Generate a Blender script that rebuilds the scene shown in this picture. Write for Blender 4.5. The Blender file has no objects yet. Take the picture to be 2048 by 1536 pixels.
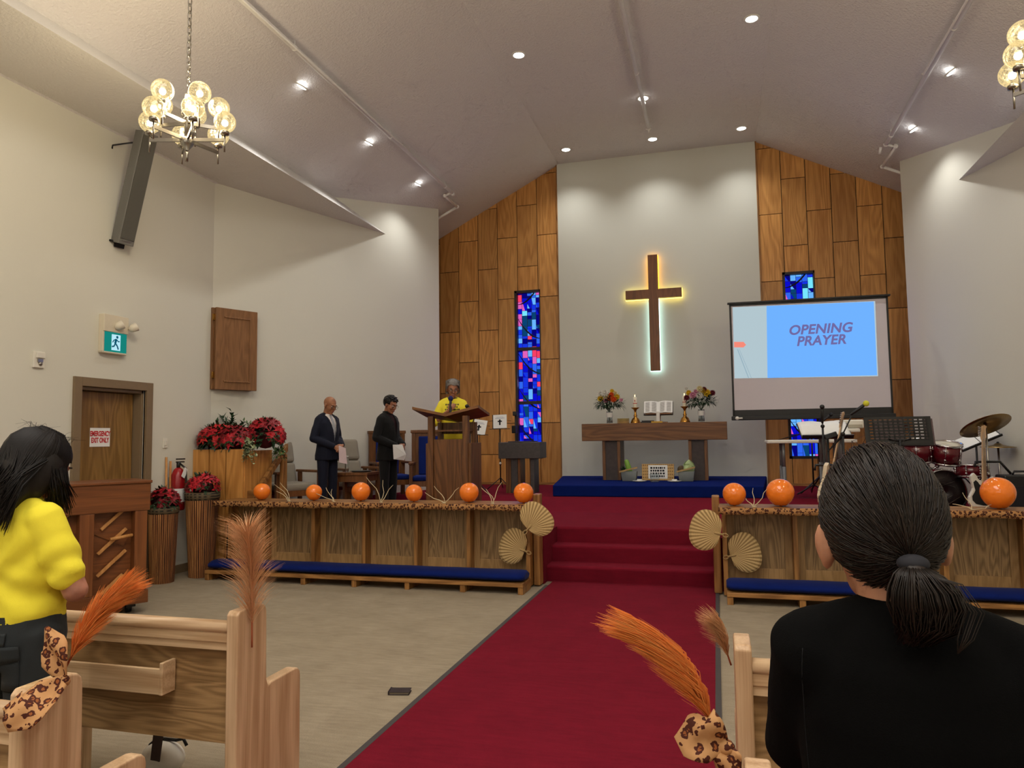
import bpy, bmesh, math, random
from math import pi, sin, cos, radians as R
from mathutils import Vector as V, Matrix as M4, noise as NZ
random.seed(7)
C = bpy.context.scene.collection
SC = bpy.context.scene

# ------------------------------------------------------------------ camera
H = 1.6
F = 1450.0
fw = V((408, -102, F)).normalized()
up = V((-0.013, 1, 0)); up.z = -(up.x*fw.x + up.y*fw.y)/fw.z; up.normalize()
rt = V((up.y*fw.z-up.z*fw.y, up.z*fw.x-up.x*fw.z, up.x*fw.y-up.y*fw.x))
if rt.x < 0: rt = -rt
ROW = (rt.normalized(), fw, up)          # world axes (across, along the aisle, up) in lens axes
def ray(px, py):
    d = V((px-1024, -(py-768), F))
    return V([r.dot(d) for r in ROW])
def at(px, py, Y):                        # pixel -> point on the plane at distance Y down the aisle
    d = ray(px, py); return V((0, 0, H)) + d*(Y/d.y)
def atz(px, py, z):
    d = ray(px, py); return V((0, 0, H)) + d*((z-H)/d.z)
cam = bpy.data.cameras.new('camera'); cam.sensor_width = 36; cam.lens = F/2048*36; cam.clip_start = .05
co = bpy.data.objects.new('camera', cam); C.objects.link(co); SC.camera = co
cx, cy, cz = [V([ROW[i][k] for i in range(3)]) for k in range(3)]
m = M4.Identity(4)
for i in range(3): m[i][0] = cx[i]; m[i][1] = cy[i]; m[i][2] = -cz[i]
m[2][3] = H
co.matrix_world = m

# ------------------------------------------------------------------ world, light, exposure
w = bpy.data.worlds.new('world'); SC.world = w; w.use_nodes = True
w.node_tree.nodes['Background'].inputs[0].default_value = (.5, .55, .6, 1)
w.node_tree.nodes['Background'].inputs[1].default_value = .15
SC.view_settings.view_transform = 'Standard'; SC.view_settings.look = 'None'
SC.view_settings.exposure = 0.16; SC.view_settings.gamma = 1; SC.view_settings.use_curve_mapping = False
cy_ = SC.cycles
cy_.use_denoising = True
cy_.max_bounces = 5; cy_.diffuse_bounces = 3; cy_.glossy_bounces = 2; cy_.transmission_bounces = 4; cy_.transparent_max_bounces = 8
cy_.use_adaptive_sampling = True; cy_.adaptive_threshold = .06; cy_.adaptive_min_samples = 12
cy_.sample_clamp_indirect = 4; cy_.caustics_reflective = False; cy_.caustics_refractive = False
def area(name, loc, size, power, color, rot=(0, 0, 0)):
    l = bpy.data.lights.new(name, 'AREA'); l.shape = 'RECTANGLE'; l.size, l.size_y = size
    l.energy = power; l.color = color
    o = bpy.data.objects.new(name, l); C.objects.link(o); o.location = loc; o.rotation_euler = rot; return o
# added soft fill panels, out of view: one overhead, one at the entrance end
area('nave_fill_light', (-.95, .6, 6.75), (3.2, 7), 300, (1, .94, .86))
area('entrance_fill_light', (-.95, -5.7, 2.6), (7, 2.6), 60, (1, .93, .84), (R(90), 0, 0))

for x_ in (-4.05, 2.15):  # two added points behind the camera, there to brighten the ceiling
    l = bpy.data.lights.new('rear_ceiling_fill', 'POINT'); l.energy = 90; l.color = (1, .93, .82); l.shadow_soft_size = .3
    o = bpy.data.objects.new('rear_ceiling_fill', l); C.objects.link(o); o.location = (x_, -1.2, 4.2)

# ------------------------------------------------------------------ materials
def lin(c):
    return tuple(((x/255)/12.92 if x <= 10 else (((x/255)+.055)/1.055)**2.4) for x in c) + (1,)
class NT:
    def __init__(s, name):
        s.m = bpy.data.materials.new(name); s.m.use_nodes = True; s.t = s.m.node_tree
        s.b = s.t.nodes['Principled BSDF']; s.o = s.t.nodes['Material Output']
    def n(s, typ, ins=None, **kw):
        nd = s.t.nodes.new('ShaderNode'+typ)
        for k, v in kw.items(): setattr(nd, k, v)
        for k, v in (ins or {}).items():
            sk = nd.inputs[k]
            if hasattr(v, 'is_output'): s.t.links.new(v, sk)
            else: sk.default_value = v
        return nd
    def l(s, a, b): s.t.links.new(a, b)
    def ramp(s, fac, stops, interp='LINEAR'):
        r = s.n('ValToRGB', {'Fac': fac}); r.color_ramp.interpolation = interp
        e = r.color_ramp.elements
        while len(e) > 1: e.remove(e[0])
        e[0].position, e[0].color = stops[0]
        for p, c in stops[1:]:
            q = e.new(p); q.color = c
        return r.outputs[0]
    def math(s, op, a, b=0.0, c=0.0):
        nd = s.n('Math', operation=op)
        for i, v in enumerate((a, b, c)):
            if hasattr(v, 'is_output'): s.l(v, nd.inputs[i])
            else: nd.inputs[i].default_value = v
        return nd.outputs[0]
    def mix(s, fac, a, b, blend='MIX'):
        nd = s.n('Mix', data_type='RGBA', blend_type=blend)
        for i, v in ((0, fac), (6, a), (7, b)):
            if hasattr(v, 'is_output'): s.l(v, nd.inputs[i])
            else: nd.inputs[i].default_value = v
        return nd.outputs[2]
    def set(s, **kw):
        for k, v in kw.items():
            k = k.replace('_', ' ').title().replace('Ior', 'IOR')
            if hasattr(v, 'is_output'): s.l(v, s.b.inputs[k])
            else: s.b.inputs[k].default_value = v
    def bump(s, height, strength=.3, dist=.01):
        b = s.n('Bump', {'Height': height, 'Strength': strength, 'Distance': dist}); s.l(b.outputs[0], s.b.inputs['Normal'])
def plain(name, c, rough=.6, metal=0.0, var=.06, scale=30, bump=0.0, spec=.5, coat=0.0, sheen=0.0):
    k = NT(name); a = lin(c)
    tc = k.n('TexCoord').outputs['Object']
    nz = k.n('TexNoise', {'Vector': tc, 'Scale': scale, 'Detail': 3.0}).outputs[0]
    f = k.math('MULTIPLY_ADD', nz, 2*var, 1-var)
    col = k.n('VectorMath', {0: a[:3]}, operation='SCALE'); k.l(f, col.inputs['Scale'])
    k.set(base_color=col.outputs[0], roughness=rough, metallic=metal)
    k.b.inputs['Specular IOR Level'].default_value = spec
    if coat: k.b.inputs['Coat Weight'].default_value = coat; k.b.inputs['Coat Roughness'].default_value = .15
    if sheen: k.b.inputs['Sheen Weight'].default_value = sheen
    if bump: k.bump(nz, bump)
    return k.m
def emit(name, c, strength=1.0):
    k = NT(name); k.set(base_color=(0, 0, 0, 1), roughness=1.0)
    k.b.inputs['Emission Color'].default_value = lin(c); k.b.inputs['Emission Strength'].default_value = strength
    k.b.inputs['Specular IOR Level'].default_value = 0
    return k.m
def wood(name, dark, light, grain='Z', scale=1.0, contrast=1.0, rough=.4, island=False, bands=9.0, spec=.4, tint=.0):
    k = NT(name); st = {'X': (.12, 1, 1), 'Y': (1, .12, 1), 'Z': (1, 1, .12)}[grain]
    tc = k.n('TexCoord').outputs['Object']
    if island:
        rnd = k.n('NewGeometry').outputs['Random Per Island']
        off = k.n('CombineXYZ', {0: k.math('MULTIPLY', rnd, 71.0), 1: k.math('MULTIPLY', rnd, 37.0), 2: k.math('MULTIPLY', rnd, 53.0)}).outputs[0]
        tc = k.n('VectorMath', {0: tc, 1: off}, operation='ADD').outputs[0]
    mp = k.n('VectorMath', {0: tc, 1: tuple(x*scale for x in st)}, operation='MULTIPLY').outputs[0]
    n1 = k.n('TexNoise', {'Vector': mp, 'Scale': 2.6, 'Detail': 2.0, 'Roughness': .45, 'Distortion': .5}).outputs[0]
    b = k.math('SINE', k.math('MULTIPLY', n1, bands*6.283))
    b = k.math('MULTIPLY_ADD', b, .5, .5)
    mp2 = k.n('VectorMath', {0: tc, 1: tuple((.03 if x < 1 else 1)*scale for x in st)}, operation='MULTIPLY').outputs[0]
    n2 = k.n('TexNoise', {'Vector': mp2, 'Scale': 70.0, 'Detail': 2.0}).outputs[0]
    n3 = k.n('TexNoise', {'Vector': mp, 'Scale': .9, 'Detail': 1.0}).outputs[0]
    f = k.math('ADD', k.math('MULTIPLY', b, .34*contrast), k.math('MULTIPLY', n2, .5))
    f = k.math('ADD', f, k.math('MULTIPLY', n3, .35))
    col = k.ramp(f, [(.25, lin(dark)), (.9, lin(light))])
    if island:
        v = k.math('MULTIPLY_ADD', rnd, .34, .82)
        sc = k.n('VectorMath', {0: col}, operation='SCALE'); k.l(v, sc.inputs['Scale']); col = sc.outputs[0]
    k.set(base_color=col, roughness=rough); k.b.inputs['Specular IOR Level'].default_value = spec
    k.bump(f, .12, .004)
    return k.m

# ------------------------------------------------------------------ mesh helpers
class MB:
    def __init__(s): s.bm = bmesh.new(); s.mi = 0
    def _fin(s, faces, sm=False):
        for f in faces: f.material_index = s.mi; f.smooth = sm
    def hexa(s, pts):
        v = [s.bm.verts.new(p) for p in pts]
        fs = [s.bm.faces.new([v[i] for i in q]) for q in ((3,2,1,0),(4,5,6,7),(0,1,5,4),(1,2,6,5),(2,3,7,6),(3,0,4,7))]
        s._fin(fs); return s
    def box(s, x0, x1, y0, y1, z0, z1, mat=None):
        p = [V((x0,y0,z0)),V((x1,y0,z0)),V((x1,y1,z0)),V((x0,y1,z0)),V((x0,y0,z1)),V((x1,y0,z1)),V((x1,y1,z1)),V((x0,y1,z1))]
        if mat: p = [mat @ q for q in p]
        return s.hexa(p)
    def prism(s, poly, a, b, axis='Y', mat=None):
        # poly: 2-D outline; extruded from a to b along axis
        def P(u, v, t):
            q = {'Y': (u, t, v), 'X': (t, u, v), 'Z': (u, v, t)}[axis]; q = V(q); return mat @ q if mat else q
        A = [s.bm.verts.new(P(u, v, a)) for u, v in poly]; B = [s.bm.verts.new(P(u, v, b)) for u, v in poly]
        n = len(poly); fs = [s.bm.faces.new(A), s.bm.faces.new(B[::-1])]
        for i in range(n): fs.append(s.bm.faces.new((A[i], B[i], B[(i+1) % n], A[(i+1) % n])))
        s._fin(fs); return s
    def loft(s, rings, cap=True, smooth=True, close=True):
        vs = [[s.bm.verts.new(p) for p in r] for r in rings]; n = len(rings[0]); fs = []
        for a, b in zip(vs, vs[1:]):
            for i in range(n if close else n-1): fs.append(s.bm.faces.new((a[i], a[(i+1) % n], b[(i+1) % n], b[i])))
        s._fin(fs, smooth)
        if cap:
            s._fin([s.bm.faces.new(vs[0][::-1]), s.bm.faces.new(vs[-1])])
        return s
    def tube(s, pts, r, n=8, cap=True, flat=1.0):
        pts = [V(p) for p in pts]; rr = r if isinstance(r, (list, tuple)) else [r]*len(pts)
        rings = []; u = None
        for i, p in enumerate(pts):
            d = (pts[min(i+1, len(pts)-1)] - pts[max(i-1, 0)])
            d = d.normalized() if d.length > 1e-9 else V((0, 0, 1))
            if u is None: u = d.orthogonal().normalized()
            else: u = (u - d*u.dot(d)); u = u.normalized() if u.length > 1e-6 else d.orthogonal().normalized()
            w_ = d.cross(u)
            rings.append([p + (u*cos(2*pi*k/n) + w_*sin(2*pi*k/n)*flat)*rr[i] for k in range(n)])
        return s.loft(rings, cap)
    def lathe(s, prof, n=24, mat=None, cap=True):
        rings = []
        for r, z in prof:
            ring = [V((r*cos(2*pi*k/n), r*sin(2*pi*k/n), z)) for k in range(n)]
            rings.append([mat @ p for p in ring] if mat else ring)
        return s.loft(rings, cap)
    def ball(s, c, r, nu=16, nv=10, mat=None, jitter=0):
        r = V((r, r, r)) if not hasattr(r, '__len__') else V(r); c = V(c)
        rings = []
        for j in range(1, nv):
            t = pi*j/nv
            ring = [V((sin(t)*cos(2*pi*k/nu)*r.x, sin(t)*sin(2*pi*k/nu)*r.y, -cos(t)*r.z)) for k in range(nu)]
            rings.append([c + (mat @ p if mat else p) for p in ring])
        vs = [[s.bm.verts.new(p) for p in q] for q in rings]
        lo = V((0, 0, -r.z)); hi = V((0, 0, r.z))
        a = s.bm.verts.new(c + (mat @ lo if mat else lo)); b = s.bm.verts.new(c + (mat @ hi if mat else hi))
        fs = []
        for i in range(nu):
            k = (i+1) % nu
            fs.append(s.bm.faces.new((a, vs[0][k], vs[0][i]))); fs.append(s.bm.faces.new((b, vs[-1][i], vs[-1][k])))
            for p, q in zip(vs, vs[1:]): fs.append(s.bm.faces.new((p[i], p[k], q[k], q[i])))
        s._fin(fs, True); return s
    def cone(s, p0, r0, p1, r1, n=14, flat=(1, 1)):
        # capsule with round ends between two radii
        p0, p1 = V(p0), V(p1); d = (p1-p0); L = d.length; d.normalize(); u = d.orthogonal().normalized(); w_ = d.cross(u)
        rings = []
        for t in (-80, -45, -15): rings.append((p0 + d*(r0*sin(R(t))), r0*cos(R(t))))
        rings.append(((p0+p1)/2, (r0+r1)/2))
        for t in (15, 45, 80): rings.append((p1 + d*(r1*sin(R(t))), r1*cos(R(t))))
        return s.loft([[c + (u*cos(2*pi*k/n)*flat[0] + w_*sin(2*pi*k/n)*flat[1])*r for k in range(n)] for c, r in rings])
    def poly(s, pts, smooth=False):
        f = s.bm.faces.new([s.bm.verts.new(p) for p in pts]); s._fin([f], smooth); return s
    def grid(s, fn, nu, nv, smooth=True):
        vs = [[s.bm.verts.new(fn(i/nu, j/nv)) for j in range(nv+1)] for i in range(nu+1)]
        s._fin([s.bm.faces.new((vs[i][j], vs[i+1][j], vs[i+1][j+1], vs[i][j+1])) for i in range(nu) for j in range(nv)], smooth); return s
    def build(s, name, mats, parent=None, bevel=0, solid=0, normals=True, seg=2):
        if normals: bmesh.ops.recalc_face_normals(s.bm, faces=s.bm.faces)
        me = bpy.data.meshes.new(name); s.bm.to_mesh(me); s.bm.free()
        for q in (mats if isinstance(mats, (list, tuple)) else [mats]): me.materials.append(q)
        o = bpy.data.objects.new(name, me); C.objects.link(o)
        if parent: o.parent = parent
        if solid:
            md = o.modifiers.new('thickness', 'SOLIDIFY'); md.thickness = solid; md.offset = 0
        if bevel:
            md = o.modifiers.new('bevel', 'BEVEL'); md.width = bevel; md.segments = seg; md.limit_method = 'ANGLE'; md.angle_limit = R(40)
        return o
def tag(o, label, cat, group=None, kind=None):
    o['label'] = label; o['category'] = cat
    if group: o['group'] = group
    if kind: o['kind'] = kind
    return o
def thing(name, label, cat, loc=(0, 0, 0), rz=0, group=None):
    o = bpy.data.objects.new(name, None); C.objects.link(o); o.location = loc; o.rotation_euler = (0, 0, rz); o.empty_display_size = .1
    return tag(o, label, cat, group)
def struct(o): o['kind'] = 'structure'; return o
def dup(root, loc, rz=None, label=None):
    r = root.copy(); C.objects.link(r); r.location = loc
    if rz is not None: r.rotation_euler = (0, 0, rz)
    if label: r['label'] = label
    for ch in list(root.children):
        c = ch.copy(); C.objects.link(c); c.parent = r
        for g in ch.children:
            d = g.copy(); C.objects.link(d); d.parent = c
    return r
def text(name, body, size, mat, parent=None, loc=(0, 0, 0), rot=(R(90), 0, 0), bold=0.0, shear=0.0, space=1.0, ext=.0006, line=1.0, wid=1.0):
    cu = bpy.data.curves.new(name, 'FONT'); cu.body = body; cu.size = size; cu.align_x = 'CENTER'; cu.align_y = 'CENTER'
    cu.extrude = ext; cu.offset = bold; cu.shear = shear; cu.space_character = space; cu.space_line = line
    tmp = bpy.data.objects.new(name, cu); C.objects.link(tmp)
    me = bpy.data.meshes.new_from_object(tmp.evaluated_get(bpy.context.evaluated_depsgraph_get()))
    bpy.data.objects.remove(tmp); bpy.data.curves.remove(cu); me.name = name
    for v_ in me.vertices: v_.co.x *= wid
    me.materials.clear(); me.materials.append(mat)
    o = bpy.data.objects.new(name, me); C.objects.link(o); o.location = loc; o.rotation_euler = rot
    if parent: o.parent = parent
    return o
# ------------------------------------------------------------------ shared materials
def plaster(name, c, bump=.0, scale=90):
    k = NT(name); tc = k.n('TexCoord').outputs['Object']
    nz = k.n('TexNoise', {'Vector': tc, 'Scale': scale, 'Detail': 4.0, 'Roughness': .6}).outputs[0]
    big = k.n('TexNoise', {'Vector': tc, 'Scale': .6, 'Detail': 2.0}).outputs[0]
    col = k.n('VectorMath', {0: lin(c)[:3]}, operation='SCALE'); k.l(k.math('MULTIPLY_ADD', big, .06, .97), col.inputs['Scale'])
    k.set(base_color=col.outputs[0], roughness=.85); k.b.inputs['Specular IOR Level'].default_value = .2
    if bump:
        vo = k.n('TexVoronoi', {'Vector': tc, 'Scale': scale*.5}).outputs[0]
        k.bump(k.math('ADD', nz, k.math('MULTIPLY', vo, .6)), bump, .012)
    return k.m
M = {}
M['wall'] = plaster('wall_paint', (216, 214, 202), .05)
M['altar_paint'] = plaster('altar_wall_paint', (214, 214, 203), .04)
M['ceiling'] = plaster('ceiling_texture', (224, 220, 219), .8, 60); M['cove'] = plaster('cove_paint', (226, 223, 219), .6, 60)
def carpet(name, c, c2, scale=260, sheen=.0):
    k = NT(name); tc = k.n('TexCoord').outputs['Object']
    n1 = k.n('TexNoise', {'Vector': tc, 'Scale': scale, 'Detail': 3.0}).outputs[0]
    n2 = k.n('TexNoise', {'Vector': tc, 'Scale': 3.0, 'Detail': 6.0, 'Roughness': .7}).outputs[0]
    n3 = k.n('TexNoise', {'Vector': k.n('VectorMath', {0: tc, 1: (6, 40, 30)}, operation='MULTIPLY').outputs[0], 'Scale': 1.0, 'Detail': 4.0}).outputs[0]
    f = k.math('ADD', k.math('MULTIPLY', n1, .55), k.math('ADD', k.math('MULTIPLY', n2, .3), k.math('MULTIPLY', n3, .25)))
    k.set(base_color=k.ramp(f, [(.32, lin(c2)), (.78, lin(c))]), roughness=.95)
    k.b.inputs['Specular IOR Level'].default_value = .1
    if sheen: k.b.inputs['Sheen Weight'].default_value = sheen
    k.bump(n1, .6, .006); return k.m
M['beige_carpet'] = carpet('beige_carpet', (180, 167, 145), (122, 109, 91))
M['red_carpet'] = carpet('red_carpet', (134, 26, 46), (92, 14, 30))
M['panel_wood'] = wood('altar_panel_wood', (164, 106, 46), (238, 178, 102), 'Z', 1.3, .5, .42, True, 9)
M['groove'] = plain('dark_groove', (28, 16, 9), .8)
M['oak'] = wood('oak', (104, 66, 30), (182, 132, 76), 'X', 1.6, 1.0, .42)
M['oak_v'] = wood('oak_upright', (104, 66, 30), (178, 128, 72), 'Z', 1.6, 1.0, .42)
M['oak_panel'] = wood('oak_panel', (100, 76, 46), (184, 148, 102), 'Z', 2.6, .9, .45, True, 14)
M['ash'] = wood('pale_pew_wood', (172, 134, 96), (232, 200, 162), 'Z', 1.7, .75, .38, False, 7)
M['ash_h'] = wood('pale_pew_rail', (176, 138, 98), (234, 204, 164), 'X', 1.7, .7, .36, False, 7)
M['pewply'] = wood('pew_back_plywood', (128, 98, 62), (184, 148, 102), 'X', 2.8, 1.0, .42, False, 12)
M['oak_frame'] = wood('oak_frame_wood', (130, 98, 58), (196, 156, 106), 'Z', 2.6, .5, .42, True, 9)
M['walnut'] = wood('lectern_wood', (70, 42, 22), (134, 90, 52), 'Z', 1.8, .8, .42)
M['walnut_h'] = wood('altar_table_wood', (88, 54, 28), (146, 100, 60), 'X', 1.6, .8, .42)
M['doorwood'] = wood('door_veneer', (104, 74, 36), (160, 122, 68), 'Z', 2.0, .8, .42)
M['piano'] = wood('piano_wood', (92, 50, 22), (144, 86, 44), 'X', 1.2, .5, .4)
M['piano_v'] = wood('piano_upright', (96, 52, 24), (150, 92, 48), 'Z', 1.2, .5, .4)
M['strut'] = wood('piano_pale_strut', (170, 112, 58), (214, 160, 96), 'Z', 1.5, .5, .5)
M['blue'] = plain('blue_velvet', (12, 30, 96), .95, var=.25, scale=9, spec=.05, sheen=.0)
M['navy_pad'] = plain('blue_kneeler_fabric', (8, 28, 96), .9, var=.2, scale=14, spec=.1, sheen=.05)
M['black'] = plain('black_metal', (18, 18, 19), .5)
M['blackplastic'] = plain('black_plastic', (14, 14, 16), .45)
M['chrome'] = plain('chrome', (205, 205, 208), .15, 1.0, .02)
M['steel'] = plain('brushed_steel', (168, 166, 160), .3, 1.0, .05)
M['grey_metal'] = plain('grey_painted_metal', (120, 122, 124), .4, .3)
M['white_plastic'] = plain('white_plastic', (226, 222, 210), .5)
M['white'] = plain('white_paint', (230, 228, 222), .6)
M['pipe'] = plain('white_pipe_paint', (240, 238, 234), .5)
M['frame_tan'] = plain('door_frame_paint', (128, 108, 82), .55)
M['paper'] = plain('paper', (236, 236, 234), .8, var=.02)
M['ink'] = plain('black_ink', (22, 22, 30), .8)
M['redink'] = plain('red_ink', (196, 34, 44), .8)
M['brass'] = plain('brass', (190, 140, 66), .25, 1.0, .08)
M['wicker'] = None

# ------------------------------------------------------------------ room shell
D = 13.55; CX = -.975; WX = 6.4-.975          # altar wall distance, axis of the nave, half width less the axis
XL, XR = -6.4, 4.45
EL, ER = (-4.836, 12.371), (2.92, 12.36)
BL, BR = (XL, 8.13), (XR, 8.13)
ZO = 5.085
mb = MB(); mb.box(XL-.3, XR+.3, -6.2, 14, -.12, 0); struct(mb.build('floor', M['beige_carpet']))
mb = MB(); mb.box(-1.79, -.055, -4, 8.03, 0, .012); struct(mb.build('floor_aisle_carpet', M['red_carpet']))
mb = MB(); mb.box(-1.825, -1.79, -4, 7.75, 0, .013); mb.box(-.055, -.02, -4, 7.75, 0, .013)
struct(mb.build('trim_carpet_edging', plain('grey_carpet_binding', (64, 60, 60), .8)))
# chancel steps and platform, all carpeted
mb = MB()
def stair(x0, x1, y0, y1, z):
    # a carpeted tread with a rounded nosing
    r = .03; pts = [(y0+.012, 0)] + [(y0 - .012 + r - r*cos(R(a)), z - r + r*sin(R(a))) for a in (0, 22, 45, 68, 90)] + [(y1, z), (y1, 0)]
    mb.prism(pts, x0, x1, 'X')
stair(-1.86, -.04, 8.0, 8.34, .18); stair(-1.86, -.04, 8.30, 8.60, .36); stair(-1.86, -.04, 8.56, 8.7, .54)
struct(mb.build('floor_chancel_steps', M['red_carpet']))
mb = MB()
mb.box(XL-.2, -1.86, 7.86, 8.7, 0, .54); mb.box(-.04, XR+.2, 7.86, 8.7, 0, .54)
mb.prism([(8.7, 0), (8.7, .54), (10.2, .54), (10.85, .70), (13.8, .70), (13.8, 0)], XL-.2, XR+.2, 'X')
struct(mb.build('floor_chancel_platform', M['red_carpet']))
# side walls
DY0, DY1, DZ = 6.08, 6.98, 2.2
mb = MB()
mb.box(XL-.2, XL, -6.2, DY0, 0, 5.6); mb.box(XL-.2, XL, DY1, BL[1], 0, 5.6); mb.box(XL-.2, XL, DY0, DY1, DZ, 5.6)
struct(mb.build('wall_left', M['wall']))
def slab(p, q, t, z0, z1):
    p, q = V(p), V(q); d = (q-p).normalized(); n = V((-d.y, d.x))*t
    mb.prism([p, q, q+n, p+n], z0, z1, 'Z')
mb = MB(); slab(BL, EL, .18, 0, 6.6); struct(mb.build('wall_left_angled', M['wall']))
mb = MB(); mb.box(XR, XR+.2, -6.2, BR[1], 0, 5.6); struct(mb.build('wall_right', M['wall']))
mb = MB(); slab(ER, BR, .18, 0, 6.6); struct(mb.build('wall_right_angled', M['wall']))
mb = MB(); mb.box(XL-.2, XR+.2, -6.4, -6.2, 0, 7.2); struct(mb.build('wall_entrance', M['wall']))
mb = MB(); mb.box(-6.0, -5.5, 12.3, D+.2, 0, 6.8); struct(mb.build('wall_chancel_return', M['wall']))
mb = MB(); mb.box(3.55, 4.0, 12.3, D+.2, 0, 6.8); struct(mb.build('wall_chancel_return_right', M['wall']))
# altar wall: white centre and panelled wings
mb = MB(); mb.box(-2.815, .845, D-.05, D+.2, 0, 7.0); struct(mb.build('wall_altar', M['altar_paint']))
def wing(name, x0, step, n, first, win):
    mb = MB(); mb.mi = 1; xs = [x0 + step*i for i in range(n+1)]
    lo, hi = min(xs), max(xs)
    a, b, c, d = win
    def cell(u0, u1, v0, v1, y0, y1):
        # a board with the window hole cut out of it
        if u1 <= a or u0 >= b or v1 <= c or v0 >= d: mb.box(u0, u1, y0, y1, v0, v1); return
        if u0 < a: mb.box(u0, a, y0, y1, v0, v1)
        if u1 > b: mb.box(b, u1, y0, y1, v0, v1)
        if v0 < c: mb.box(max(u0, a), min(u1, b), y0, y1, v0, c)
        if v1 > d: mb.box(max(u0, a), min(u1, b), y0, y1, d, v1)
    cell(lo, hi, 0, 7.0, D+.005, D+.03); mb.mi = 0
    for i in range(n):
        p, q = sorted((xs[i], xs[i+1])); k = (i+first) % 2
        z = 4.935 - 1.2192*4 + (.6 if k else 0)
        rows = [z + 1.2192*j for j in range(0, 8)]
        for u, v in zip([.70]+[r for r in rows if r > .75], [r for r in rows if r > .75]+[7.0]):
            if v-u > .03: cell(p+.006, q-.006, u+.006, v-.006, D-.014, D+.006)
    return struct(mb.build(name, [M['panel_wood'], M['groove']]))
WL = (-3.715, -3.195, 1.2, 4.465); WRn = (1.222, 1.757, 1.17, 4.465)
wing('wall_altar_panelling_left', -2.83, -.4065, 7, 1, WL)
wing('wall_altar_panelling_right', .86, .4065, 7, 1, WRn)
mb = MB(); mb.box(-5.6, -2.83, D-.03, D+.01, .70, .745); mb.box(-5.6, -2.83, D-.045, D, .70, .715); struct(mb.build('baseboard_altar_left', M['oak']))
mb = MB(); mb.box(.86, 3.7, D-.03, D+.01, .70, .745); struct(mb.build('baseboard_altar_right', M['oak']))
mb = MB(); mb.box(-2.838, -2.815, D-.055, D, .7, 6.95); mb.box(.845, .868, D-.055, D, .7, 6.95); struct(mb.build('trim_altar_corner', M['oak_v']))
# ceiling: flat crown, two slopes, dropped coves along the sides
zc = 6.895; sl = .505
xl, xr = -2.79, .855
ceil_pts = [(-6.7, zc-sl*3.91), (xl, zc), (xr, zc), (4.7, zc-sl*3.845), (4.7, 7.2), (-6.7, 7.2)]
mb = MB(); mb.prism(ceil_pts, -6.4, D+.2, 'Y'); struct(mb.build('ceiling', M['ceiling']))
mb = MB(); mb.prism([(-5.305, ZO), (-6.6, ZO), (-6.6, 5.36), (-5.71, 5.45)], -6.3, 11.3, 'Y'); struct(mb.build('beam_left', M['cove']))
mb = MB(); mb.prism([(3.36, ZO), (4.65, ZO), (4.65, 5.36), (3.76, 5.45)], -6.3, 11.3, 'Y'); struct(mb.build('beam_right', M['cove']))
# skirting on the side walls
mb = MB(); mb.box(XL, XL+.014, -6, DY0-.08, 0, .1); mb.box(XL, XL+.014, DY1+.08, 7.8, 0, .1); struct(mb.build('baseboard_left', M['frame_tan']))

# emergency exit door
mb = MB(); f = .095
for y0, y1, z0, z1 in ((DY0-f, DY0, 0, DZ+f), (DY1, DY1+f, 0, DZ+f), (DY0, DY1, DZ, DZ+f)): mb.box(XL-.02, XL+.03, y0, y1, z0, z1)
for y0, y1, z0, z1 in ((DY0, DY0+.035, 0, DZ), (DY1-.035, DY1, 0, DZ), (DY0, DY1, DZ-.035, DZ)): mb.box(XL-.2, XL-.02, y0, y1, z0, z1)
dr = thing('door_1', 'brown wood veneer exit door in a tan frame carrying a red lettered sign', 'door', (0, 0, 0)); dr['kind'] = 'structure'
mb.build('door_frame', M['frame_tan'], dr, .004)
mb = MB(); mb.box(XL-.17, XL-.125, DY0+.04, DY1-.05, .01, DZ-.04); mb.build('door_leaf', M['doorwood'], dr, .003)
mb = MB(); mb.box(XL-.2, XL-.172, DY0-.1, DY1+.1, 0, DZ+.1); mb.build('door_backing', M['groove'], dr)
mb = MB(); mb.box(XL-.125, XL-.10, DY0+.1, DY0+.16, .95, 1.05); mb.tube([(XL-.09, DY0+.12, 1.0), (XL-.06, DY0+.12, 1.0), (XL-.06, DY0+.24, 1.0)], .011); mb.build('door_handle', M['steel'], dr)
s = thing('exit_only_sign', 'white card with red capitals stuck on the brown exit door', 'sign', (XL-.122, 6.48, 1.66))
mb = MB(); mb.box(0, .003, -.145, .125, -.1, .105); mb.build('card', M['paper'], s)
text('lettering', 'EMERGENCY\nEXIT ONLY', .076, M['redink'], s, (.0045, -.01, .004), (R(90), 0, R(90)), .003, 0, 1.0, .0005, .95, .62)

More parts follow.
